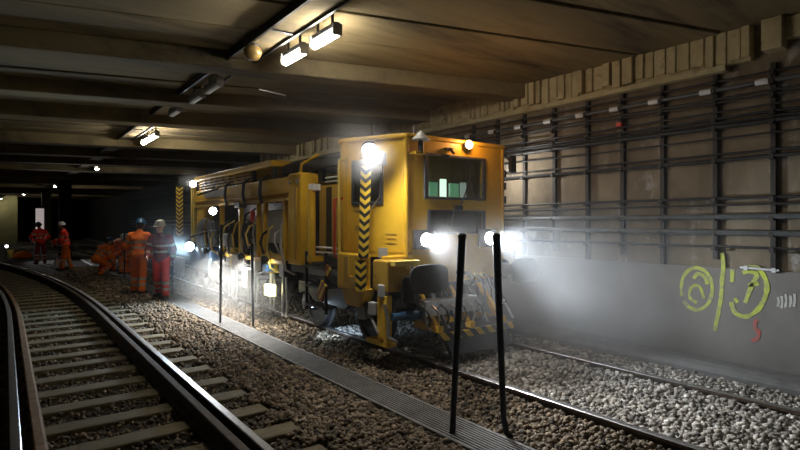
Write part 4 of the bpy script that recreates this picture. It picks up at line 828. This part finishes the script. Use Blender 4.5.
x, y = pl(66, 270); person((x, y, gnd), math.radians(75), 'lone orange and red clad worker standing sideways by the curved track', 'red_f', 'orange_f', 'helm_white', dict(arm_l=20, arm_r=35, elbow_l=40, elbow_r=50, hip_l=8, hip_r=-5, knee_r=8, lean=10), .011)

# ------------------------------------------------------------------ small things down the track
x, y = pl(57, 270); mb = MB(); mb.lathe([(.10, 0), (.12, .02), (.12, .30), (.05, .38), (.03, .38), (.03, .44)], (0, 0, 0)); t = thing('canister', (x, y, gnd), 'pale canister on the ground at the feet of the lone sideways worker', 'canister')
o = mb.build('vessel', M['white'], smooth=True); o.parent = t; mb = MB(); mb.tube([(-.06, 0, .37), (-.05, 0, .48), (.05, 0, .48), (.06, 0, .37)], .01, 6); o = mb.build('handle', M['black']); o.parent = t
x, y = pl(39, 258); t = thing('signboard', (x+.1, y+1.5, gnd), 'pale upright signboard with added glow standing behind the red jacketed worker', 'sign')
mb = MB(); mb.box((0, 0, 1.95), (.42, .03, 1.15), .5); o = mb.build('board', M['sign_glow'], bevel=.01); o.parent = t; mb = MB(); mb.tube([(0, .03, 0), (0, .03, 2.3)], .03, 8); o = mb.build('post', M['grey']); o.parent = t
x, y = pl(23, 258); t = thing('tool_bag', (x, y, gnd), 'orange tool bag lying on the far end of the curved track', 'bag')
mb = MB(); pr = [(-.35, 0), (.35, 0), (.38, .14), (.28, .30), (0, .36), (-.28, .28), (-.38, .12)]; mb.prism(pr, -.18, .18, 'y'); o = mb.build('bag_body', M['orange_f'], bevel=.06); o.parent = t; mb = MB(); mb.tube([(-.15, 0, .3), (-.1, 0, .46), (.1, 0, .46), (.15, 0, .32)], .015, 6); o = mb.build('handle', M['black']); o.parent = t
x, y = pl(10.5, 258); t = thing('bucket', (x, y, gnd), 'yellow bucket standing next to the orange tool bag', 'bucket')
mb = MB(); mb.lathe([(.13, 0), (.17, .40), (.18, .42), (.16, .42), (.12, .03)], (0, 0, 0)); o = mb.build('pail', M['yellow_b'], smooth=True); o.parent = t; mb = MB(); mb.tube([(-.17, 0, .40), (-.1, 0, .52), (.1, 0, .52), (.17, 0, .40)], .008, 6); o = mb.build('handle', M['silver']); o.parent = t
x, y = pl(6.5, 259); t = thing('site_lamp', (x, y, gnd), 'small white site lamp on a stand at the far end of the curved track', 'lamp')
mb = MB(); mb.tube([(0, 0, 0), (0, 0, .6)], .015, 8)
for a in (0, 2.1, 4.2): mb.tube([(0, 0, .3), (.2*math.cos(a), .2*math.sin(a), 0)], .01, 6)
o = mb.build('stand', M['black']); o.parent = t
mb = MB(); mb.lathe([(.03, -.05), (.07, 0), (.07, .03), (.001, .035)], (0, 0, .62), (.3, -1, 0)); o = mb.build('lamp_head', emit_mat('site_lamp_lens', (.9, .95, 1), 6), smooth=True); o.parent = t
ld = bpy.data.lights.new('site_lamp_beam', 'SPOT'); ld.energy = 650; ld.spot_size = math.radians(58); ld.spot_blend = .8; ld.shadow_soft_size = .05; lo = bpy.data.objects.new('site_lamp_beam', ld); C.objects.link(lo); lo.parent = t; lo.location = (.08, -.12, .66); lo.rotation_euler = Vector((2.6, -5.5, 1.15)).to_track_quat('-Z', 'Y').to_euler()
bx0, by0 = pl(50, 262); bx1, by1 = pl(80, 262)
t = thing('barrier', (bx0, by0+3, gnd), 'low grey tube barrier behind the lone sideways worker', 'barrier')
for z in (.3, .62): mb = MB(); mb.tube([(0, 0, z), (2.6, -.4, z)], .022, 8); o = mb.build('rail_bar', M['grey']); o.parent = t
for f in (0, .5, 1): mb = MB(); mb.tube([(2.6*f, -.4*f, 0), (2.6*f, -.4*f, .66)], .022, 8); o = mb.build('barrier_post', M['grey']); o.parent = t

# ================================================================== dust haze
def haze(name, box, dens, label, blobs=None, noise_s=1.2, col=(.88, .88, .87)):
    mb = MB(); mb.bx(*box); o = mb.build(name, None or bpy.data.materials.new(name)); m = o.data.materials[0]; m.use_nodes = True; n = m.node_tree.nodes; l = m.node_tree.links; n.remove(n['Principled BSDF'])
    vs = n.new('ShaderNodeVolumeScatter'); vs.inputs['Color'].default_value = (*col, 1); vs.inputs['Anisotropy'].default_value = .25
    l.new(vs.outputs[0], n['Material Output'].inputs['Volume'])
    if not blobs: vs.inputs['Density'].default_value = dens
    else:
        tc = n.new('ShaderNodeTexCoord'); tot = None
        for (c, r, a) in blobs:
            mp = n.new('ShaderNodeMapping'); mp.vector_type = 'TEXTURE'; mp.inputs['Location'].default_value = c; mp.inputs['Scale'].default_value = r; l.new(tc.outputs['Object'], mp.inputs['Vector'])
            g = n.new('ShaderNodeTexGradient'); g.gradient_type = 'QUADRATIC_SPHERE'; l.new(mp.outputs[0], g.inputs['Vector'])
            k = n.new('ShaderNodeMath'); k.operation = 'MULTIPLY'; k.inputs[1].default_value = a; l.new(g.outputs['Fac'], k.inputs[0])
            if tot is None: tot = k.outputs[0]
            else:
                s_ = n.new('ShaderNodeMath'); s_.operation = 'ADD'; l.new(tot, s_.inputs[0]); l.new(k.outputs[0], s_.inputs[1]); tot = s_.outputs[0]
        nz = n.new('ShaderNodeTexNoise'); nz.inputs['Scale'].default_value = noise_s; nz.inputs['Detail'].default_value = 2; l.new(tc.outputs['Object'], nz.inputs['Vector'])
        mr = n.new('ShaderNodeMapRange'); mr.inputs[1].default_value = .3; mr.inputs[2].default_value = .7; mr.inputs[3].default_value = .35; mr.inputs[4].default_value = 1.5; l.new(nz.outputs['Fac'], mr.inputs[0])
        k = n.new('ShaderNodeMath'); k.operation = 'MULTIPLY'; l.new(tot, k.inputs[0]); l.new(mr.outputs[0], k.inputs[1])
        k2 = n.new('ShaderNodeMath'); k2.operation = 'MULTIPLY'; k2.inputs[1].default_value = dens; l.new(k.outputs[0], k2.inputs[0]); l.new(k2.outputs[0], vs.inputs['Density'])
    return tag(o, label, 'haze', None, 'stuff')
haze('dust_haze', (1.5, 6.84, 1.5, 15.5, -.06, 3.62), HAZE, 'pale dust haze hanging around the machine and in front of the wall',
     [((5.9, 4.3, .7), (2.6, 3.4, 1.5), 3.2), ((4.25, 4.95, 1.45), (.5, .6, .45), 5), ((5.42, 4.95, 1.45), (.5, .6, .5), 5), ((3.34, 5.18, 2.54), (.55, .55, .50), 24), ((3.44, 13.2, 1.05), (.55, .6, .5), 4.5), ((3.48, 12.55, 2.66), (.4, .4, .4), 8), ((6.2, 5.2, 1.0), (1.6, 2.0, 1.2), 1.6), ((3.4, 10, .4), (1.1, 3.0, .9), 4.0), ((4.2, 7.2, 3.2), (2.6, 4.0, 1.2), .5), ((3.4, 13.3, 1.2), (1.2, 1.5, 1.2), 1.6), ((4.8, 7, 1.5), (5, 9, 3), .16)])  # dust, plus denser pockets added at the lamps to give them a glow
